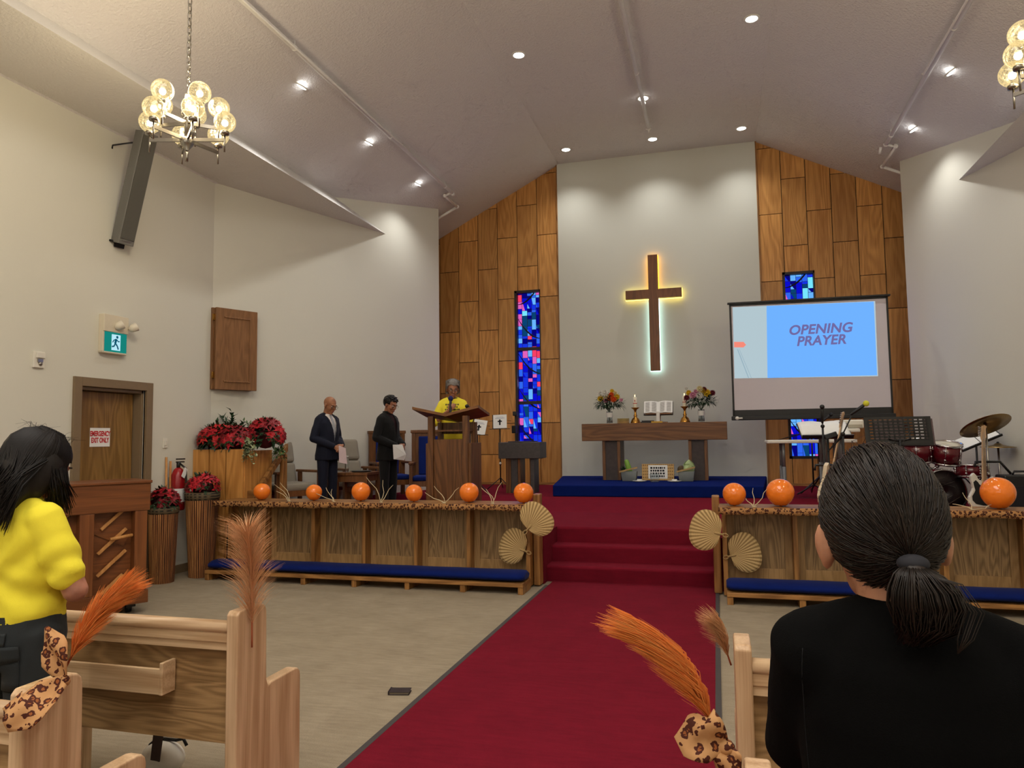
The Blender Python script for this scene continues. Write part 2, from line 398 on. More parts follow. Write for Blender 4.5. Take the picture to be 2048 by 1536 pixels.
# ------------------------------------------------------------------ stained glass
random.seed(21)
GL = [emit('glass_'+n, c, s) for n, c, s in (('royal', (10, 14, 200), .95), ('blue', (20, 50, 214), 1.0), ('deep', (8, 4, 130), .8), ('mid', (44, 96, 226), 1.0),
      ('sky', (96, 168, 240), 1.05), ('cyan', (110, 214, 240), 1.05), ('pink', (214, 92, 178), 1.0), ('rose', (236, 60, 96), 1.0), ('teal', (10, 70, 120), .8))]
LEAD = plain('lead_came', (10, 10, 16), .6); WFR = plain('window_frame_paint', (34, 20, 16), .5)
def stained(name, win, bars, label):
    x0, x1, z0, z1 = win; g = .045
    t = thing(name, label, 'window', ((x0+x1)/2, D, z0)); t['kind'] = 'structure'
    hw = (x1-x0)/2; h = z1-z0; mb = MB()
    mb.box(-hw, -hw+g, -.02, .12, 0, h); mb.box(hw-g*.5, hw, -.02, .12, 0, h); mb.box(-hw, hw, -.02, .12, h-g, h); mb.box(-hw, hw, -.02, .12, 0, g)
    for b in bars: mb.box(-hw+g, hw-g*.5, .03, .11, b-.03, b+.03)
    mb.build('window_frame', WFR, t)
    mb = MB(); lead = MB(); nc = 5; a0, a1 = -hw+g, hw-g*.5; yb = .085
    xs = [a0 + (a1-a0)*(i + (random.uniform(-.16, .16) if 0 < i < nc else 0))/nc for i in range(nc+1)]
    for c in range(nc):
        z = g*.6
        while z < h-g*.6:
            hh = random.choice((.05, .07, .1, .14, .2)); zt = min(z+hh, h-g*.6); top = zt/h
            r = random.random()
            if r < .03: mi = 7
            elif r < .075: mi = 6
            elif r < .075+.22*max(0, top-.45)*2: mi = random.choice((4, 5, 3))
            elif r < .42: mi = random.choice((3, 3, 1, 4))
            else: mi = random.choice((0, 0, 1, 1, 2, 2, 8))
            mb.mi = mi; sk = random.uniform(-.02, .02)
            mb.poly([(xs[c], yb, z), (xs[c+1], yb, z), (xs[c+1], yb, zt), (xs[c], yb, zt)])
            if hh > .06 and random.random() < .3:        # a slanted offcut of another colour
                mb.mi = random.choice((0, 1, 3, 6, 4)); q = random.uniform(.25, .75)
                mb.poly([(xs[c], yb-.002, z), (xs[c]+(xs[c+1]-xs[c])*q, yb-.002, z), (xs[c], yb-.002, zt)])
            lead.box(xs[c], xs[c+1], yb-.006, yb+.002, zt-.0025, zt+.0025); z = zt
        lead.box(xs[c]-.003, xs[c]+.003, yb-.006, yb+.002, 0, h)
    for k in range(5):                                   # sweeping broad leads
        zb = h*(.08+.21*k); d = random.choice((-1, 1)); pts = [(a0 + (a1-a0)*(.5+.52*d*(2*u-1)), yb-.006, zb + .42*u*u) for u in [j/10 for j in range(11)]]
        lead.tube(pts, [.004+.012*sin(pi*j/10) for j in range(11)], 6)
    mb.build('glass', GL, t, normals=False); lead.build('leading', LEAD, t)
    return t
stained('window_1', WL, (1.07, 2.12), 'tall narrow blue stained glass window left of the white altar wall')
stained('window_2', WRn, (1.07, 2.12), 'blue stained glass window half hidden behind the projector screen')

# daylight falling in through the coloured glass
for (x0_, x1_, z0_, z1_) in (WL, WRn):
    area('stained_glass_daylight', ((x0_+x1_)/2, D-.06, 3.0), (.4, 2.6), 9, (.42, .28, 1), (R(-70), 0, 0))
# ------------------------------------------------------------------ ceiling fittings
LAMP = emit('downlight_lamp', (255, 255, 250), 9.0)
def downlight(x, y, z, label, tilt=0.0, power=72, up_glow=True):
    t = thing('recessed_downlight', label, 'ceiling light', (x, y, z), 0, 'recessed downlights in the sloping ceiling')
    t.rotation_euler = (0, tilt, 0)
    mb = MB(); mb.lathe([(.085, .004), (.105, .002), (.105, -.008), (.082, -.012), (.07, -.004)], 24, cap=False); mb.build('trim_ring', M['white'], t)
    mb = MB(); mb.lathe([(.078, -.006), (.05, -.012), (.004, -.014)], 20); mb.build('lamp_lens', LAMP, t)
    l = bpy.data.lights.new('downlight', 'SPOT'); l.energy = power; l.spot_size = R(118); l.spot_blend = 1.0
    l.color = (1, .985, .95); l.shadow_soft_size = .06
    o = bpy.data.objects.new('downlight_beam', l); C.objects.link(o); o.parent = t; o.location = (0, 0, -.04); o.rotation_euler = (0, -tilt, 0)
sa = math.atan(sl)
for x, y, z, tl, lb in ((-4.74, 7.55, 5.91, -sa, 'recessed downlight on the left slope, the one nearest the globe chandelier'),
    (-4.74, 9.33, 5.91, -sa, 'recessed downlight in the middle of the left ceiling slope'),
    (-4.74, 11.13, 5.91, -sa, 'recessed downlight on the left slope beside the end of the white pipe'),
    (-2.465, 9.38, zc, 0, 'recessed downlight high in the flat crown, left of the centre pipe'),
    (.61, 9.4, zc, 0, 'recessed downlight at the top of the flat crown, right of the centre pipe'),
    (-2.497, 12.84, zc, 0, 'recessed downlight above the left corner of the white altar wall'),
    (-.92, 12.84, zc, 0, 'recessed downlight above the middle of the white altar wall'),
    (.597, 12.84, zc, 0, 'recessed downlight above the right corner of the white altar wall'),
    (-.93, 11.2, zc, 0, 'recessed downlight half hidden behind the centre pipe'),
    (2.855, 9.46, 5.885, sa, 'recessed downlight on the right slope next to the right hand chandelier'),
    (2.85, 11.15, 5.885, sa, 'recessed downlight on the right slope near the elbow of the white pipe')):
    downlight(x, y, z, lb, -tl)
# white sprinkler pipes
def slope_z(x): return zc - sl*max(0, xl-x, x-xr)
def pipe(label, x, y0, y1, ends, hang):
    z = slope_z(x) - .09; t = thing('sprinkler_pipe', label, 'pipe', (x, 0, z), 0, 'white sprinkler pipes under the ceiling')
    mb = MB(); mb.tube([(0, y0, 0), (0, y1, 0)], .031, 10)
    if ends: mb.tube([(.0, y0, -.035), (-.06*ends, y1-2.3, -.035), (-.06*ends, y1-2.25, 0)], .012, 6)
    mb.build('pipe_run', M['pipe'], t)
    mb = MB()
    for y in hang:
        mb.tube([(0, y, 0), (0, y, .12)], .006, 6); mb.tube([(0, y-.02, 0), (0, y+.02, 0)], .034, 10)
    mb.build('hanger', M['pipe'], t)
    return t
t = pipe('white sprinkler pipe along the left ceiling slope', -4.41, 0, 11.95, -1, (4.5, 6.9, 9.4, 11.6))
mb = MB(); mb.tube([(0, 11.95, 0), (0, 12.0, -.02)], .036, 10); mb.tube([(0, 11.93, 0), (-.12, 11.9, -.06), (-.12, 12.55, -.06)], .024, 8); mb.ball((-.12, 11.9, -.06), .036, 10, 6); mb.ball((-.12, 12.55, -.06), .036, 10, 6)
mb.tube([(-.12, 12.55, -.06), (-.75, 12.6, -.34)], .024, 8); mb.build('elbow_run', M['pipe'], t)
t = pipe('white sprinkler pipe along the middle of the ceiling', -.93, 0, 12.15, 0, (8.0, 10.2))
mb = MB(); mb.tube([(0, 12.12, 0), (0, 12.2, 0)], .036, 10); mb.tube([(-.05, 12.16, 0), (.05, 12.16, 0)], .02, 8); mb.tube([(0, 12.16, 0), (0, 12.16, -.07)], .014, 8); mb.build('sprinkler_head', M['pipe'], t)
t = pipe('white sprinkler pipe along the right ceiling slope', 2.6, 0, 11.75, 1, (8.5, 11.4))
mb = MB(); mb.tube([(0, 11.74, 0), (.12, 11.7, -.06), (.1, 12.5, -.08)], .024, 8); mb.ball((.12, 11.7, -.06), .038, 10, 6); mb.ball((0, 11.74, 0), .04, 10, 6); mb.ball((.1, 12.5, -.08), .036, 10, 6)
mb.tube([(.1, 12.5, -.08), (.7, 12.55, -.36)], .024, 8); mb.tube([(-.06, 11.8, -.02), (-.06, 11.9, -.08)], .02, 8); mb.build('elbow_run', M['pipe'], t)

# ------------------------------------------------------------------ globe chandeliers
def crackle():
    k = NT('crackle_glass'); tc = k.n('TexCoord').outputs['Object']
    vo = k.n('TexVoronoi', {'Vector': tc, 'Scale': 48.0}, feature='DISTANCE_TO_EDGE').outputs[0]
    nz = k.n('TexNoise', {'Vector': tc, 'Scale': 60.0, 'Detail': 2.0}).outputs[0]
    spots = k.math('GREATER_THAN', k.math('ADD', nz, k.math('MULTIPLY', vo, 2.0)), .62)
    fr = k.n('LayerWeight', {'Blend': .35}).outputs['Facing']
    em = k.n('Emission', {'Color': lin((255, 226, 160)), 'Strength': .92})
    tr = k.n('BsdfTransparent', {'Color': (1, .97, .88, 1)})
    gl = k.n('BsdfGlossy', {'Color': (1, 1, 1, 1), 'Roughness': .1})
    f = k.math('ADD', k.math('MULTIPLY', spots, -.62), k.math('MULTIPLY_ADD', fr, .4, .74)); f = k.math('MINIMUM', k.math('MAXIMUM', f, .05), .97)
    mx = k.n('MixShader', {0: f, 1: tr.outputs[0], 2: em.outputs[0]})
    mx2 = k.n('MixShader', {0: .06, 1: mx.outputs[0], 2: gl.outputs[0]})
    k.l(mx2.outputs[0], k.o.inputs[0]); return k.m
M['crackle'] = crackle()
BULB = emit('bulb', (255, 244, 214), 14.0)
M['pewter'] = plain('satin_pewter', (150, 144, 134), .28, 1.0, .05)
def chandelier(x, y, z, label):
    t = thing('globe_chandelier', label, 'chandelier', (x, y, z), 0, 'globe chandeliers')
    mb = MB(); mb.tube([(0, 0, -.18), (0, 0, .22)], .024, 12); mb.lathe([(.0, -.26), (.05, -.2), (.06, -.16), (.03, -.14)], 16); mb.tube([(0, 0, -.34), (0, 0, -.24)], .012, 8)
    mb.lathe([(.03, .02), (.05, .04), (.05, .07), (.03, .09)], 14); mb.tube([(0, 0, .22), (0, 0, .3)], .008, 8)
    mb.build('stem', M['pewter'], t)
    zt = slope_z(x) - z; mb = MB(); n = int((zt-.28)/.062)
    for i in range(n):
        c = .3 + .062*i
        a = 0 if i % 2 else pi/2
        mb.tube([(cos(a)*.016*cos(q), sin(a)*.016*cos(q), c+.031+.042*sin(q)) for q in [2*pi*j/12 for j in range(13)]], .005, 6)
    mb.build('chain', M['pewter'], t)
    mb = MB(); mb.lathe([(.02, zt-.1), (.06, zt-.06), (.065, zt+.02)], 16); mb.build('ceiling_canopy', M['pewter'], t)
    for tier, (n, rad, za, zg, a0) in enumerate(((6, .30, -.16, -.01, .3), (5, .235, -.02, .155, .75))):
        for i in range(n):
            a = a0 + 2*pi*i/n; e = V((cos(a)*rad, sin(a)*rad, za)); mb = MB()
            d = V((cos(a), sin(a), 0)); q = V((-d.y, d.x, 0))*.008
            mb.hexa([V((0,0,za-.014))-q, e+V((0,0,-.014))-q, e+V((0,0,-.014))+q, V((0,0,za-.014))+q, V((0,0,za+.014))-q, e+V((0,0,.014))-q, e+V((0,0,.014))+q, V((0,0,za+.014))+q])
            b = zg - .09
            mb.tube([e+V((0, 0, -.1)), e+V((0, 0, b-za))], .007, 8)
            mb.lathe([(.01, b-.02), (.034, b-.016), (.036, b+.004), (.03, b+.014)], 16, M4.Translation((e.x, e.y, 0)))
            ar = mb.build('arm', M['pewter'], t)
            mb = MB(); mb.ball((e.x, e.y, zg), .086, 24, 16); mb.build('globe', M['crackle'], ar)
            mb = MB(); mb.ball((e.x, e.y, zg-.01), .026, 12, 8); mb.build('bulb', BULB, ar)
    for dz, pw in ((.02, 50), (.22, 50)):
        l = bpy.data.lights.new('chandelier_glow', 'POINT'); l.energy = pw; l.color = (1, .82, .53); l.shadow_soft_size = .22
        o = bpy.data.objects.new('chandelier_glow', l); C.objects.link(o); o.parent = t; o.location = (0, 0, dz)
    return t
chandelier(-4.05, 4.8, 4.2, 'globe chandelier hanging on a chain in front of the left wall')
chandelier(2.28, 5.42, 4.08, 'globe chandelier at the right, cut by the picture edge')

# ------------------------------------------------------------------ things on the left walls
t = thing('column_speaker', 'tall grey column loudspeaker leaning out from the left wall', 'loudspeaker', (-6.34, 6.5, 3.82))
a = V((.36, -.06, 1.22)); up_ = a.normalized(); sx = V((.25, .968, 0)); sx = (sx - up_*sx.dot(up_)).normalized(); fx = sx.cross(up_)
mt = M4((( sx.x, fx.x, up_.x, 0), (sx.y, fx.y, up_.y, 0), (sx.z, fx.z, up_.z, 0), (0, 0, 0, 1)))
mb = MB(); mb.box(-.09, .09, -.05, .10, 0, 1.26, mt); mb.build('cabinet', plain('speaker_grey', (112, 110, 106), .6), t, .006)
mb = MB(); mb.box(-.078, .078, .098, .108, .06, 1.22, mt); mb.build('grille', plain('speaker_grille', (86, 84, 78), .8), t)
mb = MB(); mb.box(-.05, .05, .1, .104, .03, .045, mt); mb.build('badge', M['steel'], t)
mb = MB(); mb.box(-.05, .06, -.09, -.02, -.05, .03, mt); mb.tube([(.02, -.06, .0), (-.058, -.1, .02)], .012, 6); mb.build('lower_bracket', M['blackplastic'], t)
mb = MB(); mb.tube([(-.058, -.1, 1.06), (-.05, -.1, 1.1), (.28, -.05, 1.12)], .009, 6); mb.build('upper_bracket', M['blackplastic'], t)
# exit sign with emergency lamps
t = thing('exit_sign', 'green running man exit sign with two emergency lamp heads above the door', 'exit sign', (XL, 6.46, 2.62))
mb = MB(); mb.box(.0, .075, -.17, .17, .19, .38); mb.box(.0, .06, -.17, -.145, -.04, .2); mb.box(0, .06, -.17, .17, -.045, -.025); mb.build('housing', plain('emergency_light_beige', (216, 206, 184), .5), t, .006)
mb = MB(); mb.box(.01, .055, -.145, .165, -.025, .19); mb.build('sign_panel', emit('exit_green', (22, 128, 118), .9), t)
mb = MB(); mb.box(.055, .058, -.045, .075, -.005, .17); mb.build('doorway_pictogram', emit('exit_white', (178, 226, 240), .95), t)
mb = MB(); X = .060
def strip(pts, wd):
    for p, q in zip(pts, pts[1:]):
        p, q = V(p), V(q); d = (q-p).normalized(); n = V((-d.y, d.x))*wd
        mb.poly([(X, *(p+n)), (X, *(q+n)), (X, *(q-n)), (X, *(p-n))])
mb.poly([(X, .027+.016*cos(k*pi/5), .143+.016*sin(k*pi/5)) for k in range(10)])
strip([(.016, .122), (.0, .072)], .014); strip([(.014, .118), (-.02, .105), (-.035, .08)], .006); strip([(.018, .118), (.042, .095), (.062, .1)], .006)
strip([(.0, .075), (.03, .045), (.045, .008)], .009); strip([(.0, .075), (-.012, .04), (-.045, .032)], .008)
mb.build('running_figure', emit('exit_dark', (10, 86, 110), .8), t)
for y, dx in ((.02, .0), (.2, .02)):
    mb = MB(); mt = M4.Translation((.1+dx, y, .27)) @ M4.Rotation(R(-55), 4, 'X') @ M4.Rotation(R(30), 4, 'Y')
    mb.lathe([(.018, -.06), (.04, -.03), (.05, .03), (.046, .034)], 16, mt); mb.build('lamp_head', plain('lamp_head_beige', (220, 212, 194), .5), t)
t = thing('thermostat_cover', 'small white wall device left of the door frame', 'thermostat', (XL, 5.57, 2.42))
mb = MB(); mb.box(0, .025, -.06, .06, -.075, .085); mb.box(.025, .045, -.04, .05, .02, .075); mb.build('cover', M['white_plastic'], t, .004)
mb = MB(); mb.box(.025, .04, -.025, .03, -.02, .01); mb.lathe([(.02, 0), (.018, .012), (.004, .016)], 14, M4.Translation((.025, .01, -.035)) @ M4.Rotation(R(90), 4, 'Y')); mb.build('dial', M['steel'], t)
t = tag(MB().box(0, .012, -.035, .035, -.06, .06).box(.012, .02, -.014, .014, -.03, .03).build('light_switch', M['white_plastic'], None, .003), 'white light switch plate on the wall right of the exit door', 'light switch')
t.location = (XL, 7.31, 1.59)
# hinged oak wall cabinet on the angled wall
wd = V((.347, .938, 0)).normalized(); nrm = V((wd.y, -wd.x, 0))
ang = math.atan2(wd.y, wd.x)
p0 = V((-6.414, 8.105, 0)) + nrm*.002
t = thing('wall_cabinet', 'oak cabinet with a hinged panel door on the angled left wall', 'cabinet', (p0.x, p0.y, 2.285), ang)
mb = MB(); mb.box(.0, .60, -.05, 0, 0, 1.09); M['cabinet'] = wood('cabinet_oak', (104, 70, 42), (156, 112, 74), 'Z', 2.4, .5, .45); mb.build('cabinet_body', M['cabinet'], t, .004)
mb = MB(); q = M4.Rotation(R(-5), 4, 'Z'); mb.box(.03, .62, -.105, -.062, 0, 1.09, q); 
for a, b, c, d in ((.14, .5, .96, .98), (.5, .52, .12, .98), (.14, .52, .1, .12)): mb.box(a, b, -.118, -.1, c, d, q)
d_ = mb.build('door', M['cabinet'], t, .004)
mb = MB()
for z in (.15, .92): mb.box(-.005, .05, -.075, -.05, z, z+.08)
mb.build('hinge', M['brass'], d_)
# ------------------------------------------------------------------ cross, altar, screen
t = thing('wall_cross', 'brown wooden cross on the white altar wall, lit from behind', 'cross', (-1.02, D-.05, 2.78))
mb = MB(); w_ = .087
mb.prism([(-w_, 0), (w_, 0), (w_, 1.335), (.507, 1.335), (.507, 1.5), (w_, 1.5), (w_, 2.14), (-w_, 2.14), (-w_, 1.5), (-.507, 1.5), (-.507, 1.335), (-w_, 1.335)], -.17, -.07, 'Y')
mb.build('cross_beam', wood('cross_wood', (92, 52, 22), (138, 86, 42), 'Z', 1.6, .6, .4), t, .003)
e = .008
for nm, c, st, segs in (('led_strip_amber', (255, 176, 40), 5.0, ((-w_-e, -w_+.02, 1.52, 2.15), (w_-.02, w_+e, 1.52, 2.15), (-w_, w_, 2.12, 2.15))),
      ('led_strip_yellow', (255, 226, 96), 4.5, ((-.515, -w_, 1.325, 1.345), (w_, .515, 1.325, 1.345), (-.515, -w_, 1.49, 1.507), (w_, .515, 1.49, 1.507), (-.515, -.495, 1.33, 1.505), (.495, .515, 1.33, 1.505))),
      ('led_strip_white', (206, 250, 244), 4.5, ((-w_-e, -w_+.02, -.008, 1.33), (w_-.02, w_+e, -.008, 1.33), (-w_, w_, -.008, .02)))):
    mb = MB()
    for a, b, c0, c1 in segs: mb.box(a, b, -.07, -.05, c0, c1)
    mb.build(nm, emit(nm, c, st), t)
mb = MB(); mb.box(-.05, .05, -.072, 0, .4, .5); mb.box(-.05, .05, -.072, 0, 1.7, 1.8); mb.build('wall_spacer', M['groove'], t)
# blue covered altar platform (wider at the wall than in front)
ZP = .87
mb = MB(); mb.hexa([V(p) for p in ((-2.42, 10.88, .70), (.63, 10.88, .70), (.83, 13.49, .70), (-2.81, 13.49, .70), (-2.42, 10.88, ZP), (.63, 10.88, ZP), (.83, 13.49, ZP), (-2.81, 13.49, ZP))])
t = tag(mb.build('altar_platform', M['blue'], None, .015), 'low platform covered in blue cloth beneath the altar table', 'platform')
AY = 12.45
t = thing('altar_table', 'long wooden altar table standing on the blue platform', 'table', ((-2.2+.19)/2, AY, ZP))
hw = 1.18; mb = MB(); mb.box(-hw, hw, -.3, .36, .655, .945); mb.build('tabletop', M['walnut_h'], t, .006)
for s_ in (-1, 1):
    c = -.745*s_ if s_ < 0 else -.745
    c = s_*.715 + (.02 if s_ < 0 else .0)
    mb = MB(); mb.box(c-.15, c-.10, -.25, .3, 0, .655); mb.box(c+.10, c+.15, -.25, .3, 0, .655); lg = mb.build('leg', M['walnut'], t, .003)
    mb = MB(); mb.box(c-.10, c+.10, -.235, .28, 0, .65); mb.build('leg_slab', plain('mottled_stone_panel', (64, 54, 52), .6, 0, .5, 18), lg)
ZT = ZP+.945
# flowers
GREEN = plain('leaf_green', (34, 62, 34), .5, var=.3); GREEN2 = plain('leaf_light_green', (92, 124, 70), .5, var=.3)
VARI = plain('variegated_leaf', (168, 178, 140), .5, var=.4, scale=60)
def leaf(mb, p, d, ln, wd, curl=.25, n=V((0, 0, 1))):
    d = d.normalized(); s_ = d.cross(n); s_ = s_.normalized() if s_.length > .01 else V((1, 0, 0)); u = s_.cross(d)
    a = p + d*ln*.45 + s_*wd*.5 + u*ln*curl*.1; b = p + d*ln*.45 - s_*wd*.5 + u*ln*curl*.1; tip = p + d*ln - u*ln*curl; mid = p + d*ln*.5 + u*ln*curl*.02
    mb.poly([p, a, mid], True); mb.poly([a, tip, mid], True); mb.poly([p, mid, b], True); mb.poly([mid, tip, b], True)
def rdir(zmin=-1):
    while True:
        v = V((random.uniform(-1, 1), random.uniform(-1, 1), random.uniform(-1, 1)))
        if .1 < v.length < 1 and v.normalized().z >= zmin: return v.normalized()
PET = {n: plain('petals_'+n, c, .6, var=.12) for n, c in (('white', (232, 230, 220)), ('yellow', (226, 190, 40)), ('orange', (222, 92, 34)), ('pink', (214, 150, 172)), ('maroon', (110, 30, 44)), ('cream', (226, 214, 168)))}
def bouquet(x, label, cols, sprays):
    t = thing('flower_vase', label, 'flower vase', (x, AY+.02, ZT))
    mb = MB(); mb.lathe([(.05, 0), (.052, .02), (.045, .09), (.052, .2), (.056, .21), (.05, .2), (.042, .09), (.046, .02), (.0, .015)], 20, cap=False)
    k = NT('vase_glass'); k.set(base_color=(.9, .95, .95, 1), roughness=.05); k.b.inputs['Transmission Weight'].default_value = .9; k.b.inputs['IOR'].default_value = 1.2
    mb.build('vase', k.m, t)
    mb = MB(); mb.lathe([(.054, .11), (.058, .15), (.056, .19)], 20, cap=False); mb.build('ribbon', M['paper'], t)
    g = MB()
    for i in range(18):
        d = rdir(.2); g.tube([(d.x*.02, d.y*.02, .03), (0, 0, .2), V((0, 0, .2)) + V((d.x*.2, d.y*.2, .2))], .003, 4)
    for i in range(520):
        d = rdir(-.35); p = V((0, 0, .34)) + V((d.x*.24, d.y*.16, d.z*.15))*random.uniform(.5, 1); leaf(g, p, (d + rdir()*.6), random.uniform(.05, .11), random.uniform(.014, .03))
    for i in range(sprays):
        a = random.choice((0, pi)) + random.uniform(-.5, .5); d = V((cos(a), sin(a)*.5, random.uniform(-.1, .5)))
        base = V((0, 0, .27)); tip = base + d*random.uniform(.2, .3)
        g.tube([base, (base+tip)/2+V((0, 0, .02)), tip], .002, 4)
        for j in range(9):
            p = base.lerp(tip, .35+.65*j/8); leaf(g, p, d + V((0, 0, random.choice((-1, 1))*.9)), .06, .014)
    g.build('foliage', GREEN, t, normals=False)
    for i, (c, dx, dz, r) in enumerate(cols):
        r *= 1.35; mb = MB(); ctr = V((dx*1.12, -.11+random.uniform(-.03, .04), .37+dz*1.15))
        for ring, (n, tl) in enumerate(((12, 1.15), (10, .75), (7, .4))):
            for j in range(n):
                a = 2*pi*j/n + ring; d = V((sin(tl)*cos(a), -cos(tl)*.8, sin(tl)*sin(a)+.35)); leaf(mb, ctr, d, r, r*.55, -.1, V((0, -1, .2)))
        mb.ball(ctr+V((0, -.006, .006)), r*.35, 8, 6); mb.build('blossom', PET[c], t, normals=False)
    return t
bouquet(at(1219, 842, AY).x, 'vase of white, yellow and orange flowers at the left end of the altar table',
   (('white', -.11, .11, .065), ('white', -.05, .13, .055), ('yellow', -.12, .05, .05), ('cream', -.04, .09, .05), ('orange', .03, .05, .055), ('orange', .085, .03, .05), ('orange', .05, .1, .045), ('yellow', .13, .07, .05), ('pink', -.04, .02, .045), ('cream', .10, .12, .045), ('yellow', .06, .16, .035), ('pink', .2, .02, .03)), 7)
bouquet(at(1403, 840, AY).x, 'vase of pink, yellow and maroon flowers at the right end of the altar table',
   (('pink', -.11, .06, .055), ('white', -.02, .06, .06), ('yellow', .09, .09, .06), ('yellow', -.17, .1, .045), ('cream', -.01, .15, .05), ('maroon', -.2, .03, .045), ('maroon', .17, .09, .045), ('pink', -.06, .11, .045), ('maroon', .05, .14, .045), ('white', -.2, .16, .035), ('yellow', .03, .13, .04)), 12)
# candles on brass stands
WAX = plain('candle_wax', (228, 220, 196), .5); FLAME = emit('candle_flame', (255, 214, 130), 6)
def candle(x, label):
    t = thing('candlestick', label, 'candlestick', (x, AY, ZT))
    mb = MB(); mb.lathe([(.0, 0), (.085, 0), (.085, .012), (.075, .04), (.06, .075), (.03, .1), (.024, .115), (.034, .13), (.022, .15), (.017, .2), (.03, .235), (.07, .262), (.072, .268), (.03, .262), (.0, .262)], 24, cap=False); mb.build('brass_stand', M['brass'], t)
    mb = MB(); mb.lathe([(.033, .264), (.034, .3), (.033, .44), (.02, .445), (0, .44)], 20, cap=False); c = mb.build('candle', WAX, t)
    mb = MB(); mb.lathe([(.0345, .335), (.0345, .345)], 20, cap=False); mb.box(-.004, .004, -.0355, -.034, .36, .40); mb.box(-.012, .012, -.0355, -.034, .383, .389); mb.build('candle_emblem', M['redink'], c)
    mb = MB(); mb.lathe([(.001, .45), (.007, .462), (.006, .475), (.001, .49)], 10); mb.build('flame', FLAME, c)
    mb = MB(); mb.tube([(0, 0, .44), (0, 0, .455)], .0015, 5); mb.build('wick', M['ink'], c)
candle(at(1271, 840, AY).x, 'brass candlestick with a lit candle left of the open book')
candle(at(1370, 840, AY).x, 'brass candlestick with a lit candle right of the open book')
# open book on its stand
t = thing('open_book', 'large open book leaning on a stand at the middle of the altar table', 'book', (at(1317, 842, AY).x, AY, ZT))
q = M4.Translation((0, -.03, .17)) @ M4.Rotation(R(-28), 4, 'X')
mb = MB(); mb.box(-.245, .245, .045, .055, -.02, .235, q); mb.build('cover', plain('book_cover', (40, 26, 20), .6), t)
for s_ in (-1, 1):
    mb = MB(); mb.grid(lambda u, v: q @ V((s_*(.002+.235*u), -.004-.042*sin(min(1, u*1.5)*pi*.62)*(1-.45*u)+.02, v*.225)), 14, 1)
    mb.prism([(s_*x, y) for x, y in ((0, .045), (.235, .045), (.235, .01), (.12, -.022), (0, .012))], 0, .224, 'Z', q); pg = mb.build('page_block', M['paper'], t)
    mb = MB()
    for c in (0, 1):
        for l_ in range(16):
            z = .02 + l_*.0118; mb.grid(lambda u, v: q @ V((s_*(.03+.1*c+.082*u), -.0062-.042*sin(min(1, (.03+.1*c+.082*u)/.235*1.5)*pi*.62)*(1-.45*(.03+.1*c+.082*u)/.235)+.02, z+v*.0045)), 4, 1)
    mb.build('text_lines', plain('print_grey', (150, 148, 146), .9), pg)
mb = MB(); mb.box(-.15, .15, -.1, .1, 0, .018); mb.prism([(-.03, .018), (.03, .018), (.045, .2), (-.045, .2)], .03, .05, 'Y'); mb.box(-.2, .2, -.065, -.03, .145, .163); mb.build('book_stand', M['walnut_h'], t)
mb = MB(); mb.box(-.028, .028, -.075, -.07, .02, .19); mb.build('bookmark_ribbon', M['paper'], t)
mb = MB(); mb.box(-.22, .02, -.14, -.06, 0, .02); mb.box(-.2, .0, -.13, -.07, .021, .04); tag(mb.build('closed_book', plain('dark_book', (34, 32, 34), .6), None), 'thin dark books lying flat in front of the open book', 'book').location = (at(1310, 842, AY).x, AY-.1, ZT)
mb = MB(); mb.box(0, .18, -.04, .04, 0, .024); tag(mb.build('yellow_booklet', plain('yellow_card', (206, 160, 40), .6), None), 'small yellow booklet lying in front of the open book', 'booklet').location = (at(1303, 842, AY-.2).x, AY-.22, ZT)
t = thing('offering_plates', 'low round stack of wooden offering plates beside the left vase', 'plates', (at(1247, 842, AY).x, AY-.03, ZT))
for i in range(4):
    mb = MB(); mb.lathe([(.06, i*.022), (.1, i*.022+.004), (.104, i*.022+.02), (.09, i*.022+.02), (.0, i*.022+.012)], 24); mb.build('plate', plain('plate_wood_%d' % i, (196-8*i, 156, 96), .5), t)
# things at the altar's foot
FY = 12.0
WICK = None
def basket_weave(name, c1, c2, sx=60, sz=40):
    k = NT(name); tc = k.n('TexCoord').outputs['Object']
    w1 = k.n('TexWave', {'Vector': tc, 'Scale': sz*.16, 'Distortion': 1.2, 'Detail': 1.0}, bands_direction='Z').outputs[1]
    w2 = k.n('TexWave', {'Vector': tc, 'Scale': sx*.16, 'Distortion': 1.5, 'Detail': 1.0}, bands_direction='X').outputs[1]
    nz = k.n('TexNoise', {'Vector': tc, 'Scale': 25.0, 'Detail': 3.0}).outputs[0]
    f = k.math('ADD', k.math('MULTIPLY', k.math('MAXIMUM', w1, w2), .7), k.math('MULTIPLY', nz, .4))
    k.set(base_color=k.ramp(f, [(.3, lin(c1)), (.85, lin(c2))]), roughness=.7); k.bump(f, .5, .006); return k.m
GALV = plain('galvanised_grey', (128, 134, 132), .5, .2)
def planter_tub(px, label, veg):
    t = thing('produce_basket', label, 'basket', (at(px, 955, FY).x, FY, ZP))
    mb = MB(); mb.loft([[V((x*s_, y*s_, z)) for x, y in ((-.13, -.1), (.13, -.1), (.13, .1), (-.13, .1))] for s_, z in ((.82, 0), (1, .16))]); mb.build('tub', GALV, t, .006)
    mb = MB(); mb.hexa([V(p) for p in ((-.15, -.12, .14), (.14, -.12, .21), (.14, -.09, .21), (-.15, -.09, .14), (-.15, -.12, .165), (.14, -.12, .235), (.14, -.09, .235), (-.15, -.09, .165))]); mb.build('straw_roll', plain('straw', (182, 150, 96), .8), t)
    return t
t = planter_tub(1259, 'grey tub with a green gourd under the left side of the altar', 0)
